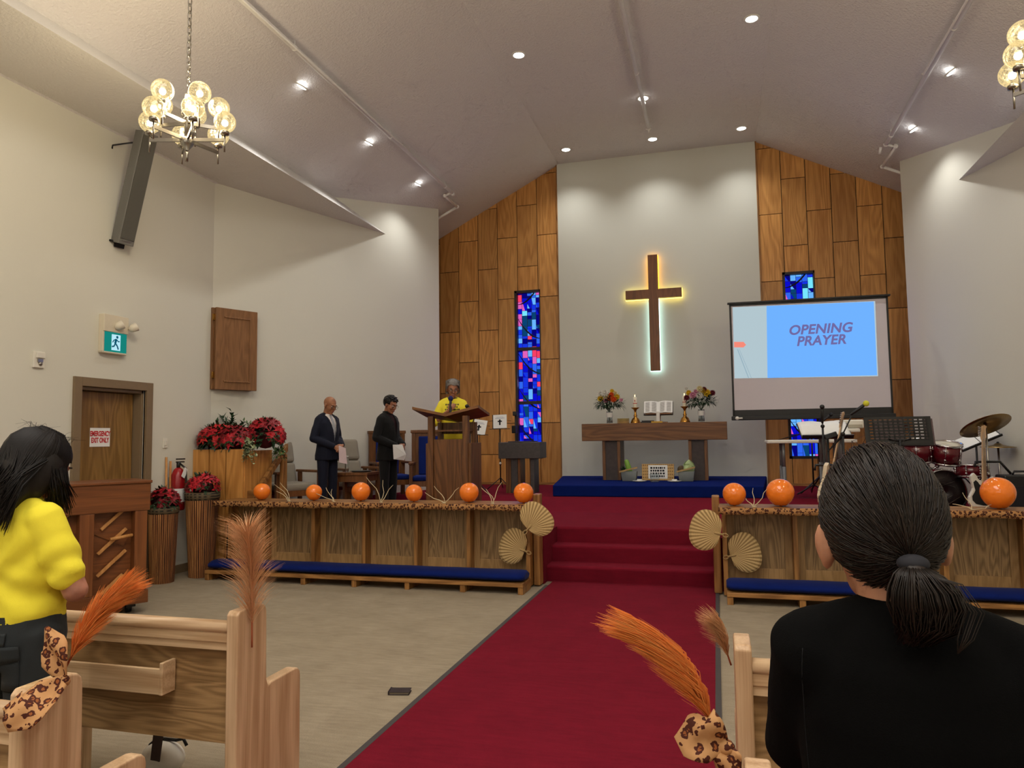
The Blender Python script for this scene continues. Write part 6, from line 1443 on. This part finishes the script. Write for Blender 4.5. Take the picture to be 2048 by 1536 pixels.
# --- girl in the yellow shirt, from behind
random.seed(31)
sk4 = skin('skin_girl', (188, 128, 104)); HD = hairmat('dark_brown_hair', (6, 5, 5), (30, 25, 23), .5)
t = thing('person', 'girl with long black hair in a yellow shirt, seen from behind, arms folded', 'person')
hm = head_m((0, -.012, 1.475), 28, -20); hi = hm.inverted()
E_ = [(-.24, .05, 1.09), (.24, .06, 1.08)]; W_ = [(-.14, .2, 1.10), (-.02, .205, 1.07)]
mb = MB(); body_core(mb); limb(mb, [(0, -.02, 1.40), hm @ V((0, -.015, -.05))], [.053, .05]); head(mb, hm)
for S_, e, w_ in zip(S0, E_, W_): limb(mb, [S_, e, w_], [.05, .046, .028])
hand(mb, W_[0], (.9, .25, .05), (.1, -.9, 0), -1, 40); hand(mb, W_[1], (-.9, .25, .05), (-.1, -.9, 0), 1, 40)
remesh(mb, 'body', sk4, t, .0062, 3); face_parts(t, hm, LID)
PF = ((.965, .172, .136, .0), (1.0, .176, .136, .0), (1.06, .168, .13, .008), (1.2, .178, .13, .008), (1.30, .184, .12, -.002), (1.365, .16, .098, -.012), (1.41, .105, .076, -.016), (1.445, .07, .062, -.016))
mb = MB(); torso(mb, .0, 0, 0, PF); 
for S_, e in zip(S0, E_): mb.cone(S_, .07, V(S_).lerp(V(e), .72), .068, 18)
def tee(c):
    return folds(.010, 6)(c) + .007*sin((c.z*1.0+c.x*.55)*58 + 2*NZ.noise(c*5))*max(0, 1-abs(c.z-1.06)/.16) + .006*sin((c.z-c.x*1.1)*46)*max(0, 1-abs(c.z-1.2)/.12)*(c.x > .02)
remesh(mb, 'yellow_shirt', YEL, t, .008, 8, tee)
mb = MB(); mb.loft([ell(z, a, b) for z, a, b in ((.80, .16, .13), (.90, .176, .142), (.96, .17, .136), (1.01, .162, .128))])
for s_ in (-1, 1): limb(mb, [(s_*.09, 0, .9), (s_*.105, .01, .5), (s_*.105, -.01, .08)], [.105, .09, .085])
tr = remesh(mb, 'cargo_trousers', CARGO, t, .009, 3, folds(.01, 7)); shoes(t, SHOE)
bv = BVHTree.FromPolygons([v.co for v in tr.data.vertices], [p.vertices for p in tr.data.polygons])
def on_back(x, z, off):
    h = bv.ray_cast(V((x, -.6, z)), V((0, 1, 0))); return V((x, (h[0].y if h[0] else -.12)-off, z))
for nm, x0, x1, z0, z1, off in (('pocket_flap', .03, .15, .845, .895, .008), ('pocket_flap', -.15, -.03, .845, .895, .008), ('back_pocket', .035, .145, .73, .85, .004), ('back_pocket', -.145, -.035, .73, .85, .004), ('belt_loop', .0, .016, .90, .945, .008), ('belt_loop', .1, .114, .90, .945, .008)):
    mb = MB(); mb.grid(lambda u, v: on_back(x0+(x1-x0)*u, z0+(z1-z0)*v - (.012*sin(pi*u) if 'flap' in nm and v == 0 else 0), off), 8, 4); mb.build(nm, CARGO, tr, normals=False, solid=.005)
mb = MB(); mb.loft([ell(z, .166, .132) for z in (.955, .97, .985, 1.0)], cap=False); mb.build('waistband', CARGO, tr)
# long hair: a shaped mass with loose locks over it
mb = MB(); q = hm.to_3x3().to_4x4(); mb.ball(hm @ V((0, -.03, .03)), (.105, .122, .105), 24, 16, q); mb.ball(hm @ V((0, -.055, -.05)), (.112, .082, .11), 20, 14, q)
mb.ball(hm @ V((-.085, -.01, -.05)), (.034, .075, .11), 16, 10, q); mb.ball(hm @ V((.085, -.01, -.04)), (.032, .075, .11), 16, 10, q)
mb.loft([ell(z, a, b, y, x, 28, 2.0) for z, a, b, y, x in ((1.57, .075, .07, .0, 0), (1.50, .105, .07, -.035, 0), (1.44, .108, .052, -.068, 0), (1.39, .095, .036, -.095, -.005), (1.34, .07, .022, -.112, -.01), (1.30, .035, .01, -.122, -.015))])
remesh(mb, 'hair', HD, t, .007, 9, lambda c: .004*NZ.noise(V((c.x*40, c.y*40, c.z*6))), lambda c: (lambda p: p.y > .055 and p.z < .05)(hi @ c))
mb = MB()
for i in range(1500):
    a = random.uniform(.62, 2*pi-.62); r0 = random.uniform(.0, .05); cr = V((sin(a)*r0, -.03+cos(a)*r0, .136))
    pts = [hm @ cr]
    for th in (25, 50, 75, 95): pts.append(hm @ V((sin(a)*.108*sin(R(th)), -.03+cos(a)*.125*sin(R(th)), .03+.108*cos(R(th)))))
    e = pts[-1]; ln = random.uniform(.12, .26)*(1.15 if cos(a) < 0 else .8); ox, oy = random.uniform(-.02, .02), random.uniform(-.02, .015)
    back = V((e.x*1.0+ox, (min(e.y, -.09) if cos(a) < .2 else e.y), e.z-ln*.5)); tip = V((e.x*.82+ox*2.5, -.134+oy if cos(a) < .2 else e.y+.03+oy, e.z-ln)); pts += [back, tip]
    mb.tube(pts, [.001, .0024, .0029, .0029, .0030, .0026, .0006], 4)
for i in range(40):
    a = random.uniform(0, 2*pi); b_ = hm @ V((sin(a)*.07, -.03+cos(a)*.08, .115)); mb.tube([b_, b_+V((random.uniform(-.03, .03), random.uniform(-.03, .02), .02)), b_+V((random.uniform(-.07, .07), random.uniform(-.05, .03), random.uniform(-.01, .03)))], [.0006, .0005, .0003], 3)
mb.build('hair_locks', HD, t)
p1 = at(48, 1000, 2.2); dart(t, (p1.x, 2.2, 0), R(-10), .975)

# --- woman in black, close to the lens
random.seed(12)
sk5 = skin('skin_near', (196, 140, 108)); HN = hairmat('brown_black_hair', (9, 7, 5), (42, 32, 25), .45)
t = thing('person', 'woman with a low dark ponytail in a black jacket, seen from behind at the right', 'person')
S1 = [(-.135, -.012, 1.385), (.15, -.012, 1.385)]
hm = head_m((-.026, -.008, 1.475), 8, 12, -3); hi = hm.inverted()
E_ = [(-.172, .10, 1.205), (.21, .09, 1.19)]; W_ = [(-.0, .27, 1.15), (.03, .24, 1.17)]
mb = MB(); body_core(mb); limb(mb, [(-.006, -.02, 1.40), hm @ V((0, -.015, -.05))], [.056, .052]); head(mb, hm)
for s_ in (-1, 1): mb.ball(hm @ V((s_*.085, -.014, -.016)), (.011, .023, .033), 14, 9, hm.to_3x3().to_4x4() @ M4.Rotation(R(-24*s_), 4, 'Z')); mb.ball(hm @ V((s_*.084, -.006, -.044)), (.009, .012, .014), 10, 6)
for S_, e, w_ in zip(S1, E_, W_): limb(mb, [S_, e, w_], [.045, .04, .026])
hand(mb, W_[0], (.95, .1, .1), (.1, -.9, 0), -1, 35)
limb(mb, [W_[1], (-.10, .18, 1.12)], [.026, .024]); hand(mb, (-.11, .17, 1.115), (-.75, -.6, -.12), (.5, -.8, 0), 1, 30)
remesh(mb, 'body', sk5, t, .0055, 3); face_parts(t, hm, LID)
PJ = ((.80, .18, .14, 0), (.92, .172, .135, 0), (1.06, .158, .125, .008), (1.2, .168, .125, .006), (1.31, .168, .12, -.004), (1.385, .156, .10, -.012), (1.43, .118, .08, -.016), (1.468, .076, .066, -.014), (1.486, .068, .062, -.012))
mb = MB(); torso(mb, .0, 0, 0, PJ); traps(mb, .046, .026, .01); sleeves(mb, S1, E_, W_, [.074, .064, .05], .93)
jk = remesh(mb, 'black_jacket', cloth('black_jersey', (7, 7, 7), .95, .2, .0, 500, .08), t, .007, 12, lambda c: folds(.006, 6)(c) + .004*sin((c.z+abs(c.x)*.7)*52+2*NZ.noise(c*5))*max(0, 1-abs(c.z-1.1)/.18))
bv = BVHTree.FromPolygons([v.co for v in jk.data.vertices], [p.vertices for p in jk.data.polygons])
def jb(x, z):
    h = bv.ray_cast(V((x, -.6, z)), V((0, 1, 0))); return V((x, (h[0].y if h[0] else -.1)-.0004, z))
for s_ in (-1, 1):
    mb = MB(); mb.tube([jb(s_*(.15-.03*u*u+.02*u), 1.41-.26*u) for u in [i/14 for i in range(15)]], .0007, 5); mb.build('armhole_seam', BLK, jk)
mb = MB(); legs(mb, .1, .075, .065); mb.loft([ell(z, a, b) for z, a, b in ((.80, .16, .13), (.95, .165, .13), (1.04, .15, .11))]); remesh(mb, 'trousers', BLK, t, .012, 4); shoes(t, SHOE)
TIE = V((.010, -.126, -.050))
mb = MB(); q = hm.to_3x3().to_4x4(); mb.ball(hm @ V((0, -.026, .02)), (.084, .102, .110), 28, 18, q)
remesh(mb, 'hair', HN, t, .006, 4, None, lambda c: (lambda p: (p.y > .048 and p.z < .062) or (p.y > -.034 and p.z < .014))(hi @ c))
mb = MB(); cen = V((0, -.026, .02)); rad = V((.087, .105, .113)); td = V(((TIE.x-cen.x)/rad.x, (TIE.y-cen.y)/rad.y, (TIE.z-cen.z)/rad.z)).normalized()
for i in range(1900):
    while True:
        d = rdir(-.95)
        P0 = V((d.x*rad.x, d.y*rad.y, d.z*rad.z))+cen
        if not ((P0.y > .052 and P0.z < .066) or (P0.y > -.036 and P0.z < .02)): break
    an = d.angle(td); pts = []; off = random.uniform(.985, 1.03); ax = d.cross(td)
    if ax.length < .02 or an < .15: continue
    for j in range(9):
        u = j/8; dd = M4.Rotation(an*u, 3, ax.normalized()) @ d; dd = dd + V((0, 0, .02*sin(pi*u))) + rdir()*.012; pts.append(hm @ (V((dd.x*rad.x, dd.y*rad.y, dd.z*rad.z))*off*(1-.03*u*u) + cen))
    mb.tube(pts, [.0005]+[.0013]*7+[.0008], 3)
for i in range(70):                                   # loose short hairs
    d = rdir(.1); b_ = hm @ (V((d.x*rad.x, d.y*rad.y, d.z*rad.z))+cen); n_ = (hm.to_3x3() @ d); mb.tube([b_, b_ + n_*.006 + rdir()*.012, b_ + n_*.01 + rdir()*.03], [.0005, .0004, .0002], 3)
mb.build('hair_strands', HN, t)
tw = hm @ TIE
mb = MB(); mb.ball(tw + V((0, -.002, .004)), (.021, .015, .013), 16, 10); mb.build('hair_tie', M['ink'], t)
K_ = .8
mb = MB()
mb.loft([ell(tw.z-z*.8, a*.8, b*.8, tw.y-y*.8, tw.x+x*.8, 16) for z, a, b, y, x in ((-.01, .016, .014, .005, 0), (.02, .026, .018, .012, .006), (.05, .034, .022, .016, .010), (.085, .03, .018, .014, .004), (.115, .016, .01, .01, -.01), (.13, .004, .004, .006, -.014))])
for i in range(1100):
    a = random.uniform(0, 2*pi); r_ = random.random()**.5; c_, s_ = cos(a)*r_, sin(a)*r_; ln = random.uniform(.085, .135); side = random.choice((-1, 1)); u_ = random.uniform(.4, 1)
    cx2 = .012+side*.018*u_
    pts = [tw + V((c_*.015, -.004+s_*.013, .004)), tw + V((c_*.030+cx2*.5, -.016+s_*.024, -.012)), tw + V((c_*.038+cx2, -.024+s_*.03, -.035)), tw + V((c_*.040+cx2*1.2, -.024+s_*.03, -.06)), tw + V((c_*.032+cx2*1.1+random.uniform(-.008, .008), -.018+s_*.024, -.06-(ln-.06)*.55)), tw + V((c_*.012+cx2*.5-.012+random.uniform(-.014, .014), -.006+s_*.014, -ln))]
    pts = [tw + (p_-tw)*K_ for p_ in pts]
    mb.tube(pts, [.0009, .0013, .0014, .0013, .0011, .0003], 3)
for i in range(10):                                   # curling loops at the right of the tail
    o_ = random.uniform(.65, .95); mb.tube([tw + V((.01, -.02, -.005)), tw + V((.06*o_, -.03, -.015)), tw + V((.085*o_, -.03, -.05)), tw + V((.07*o_, -.03, -.085)), tw + V((.045, -.03, -.105))], .0008, 4)
mb.build('ponytail', HN, t)
p1 = at(1814, 1000, 1.14); dart(t, (p1.x, 1.14, 0), R(-11), .925)
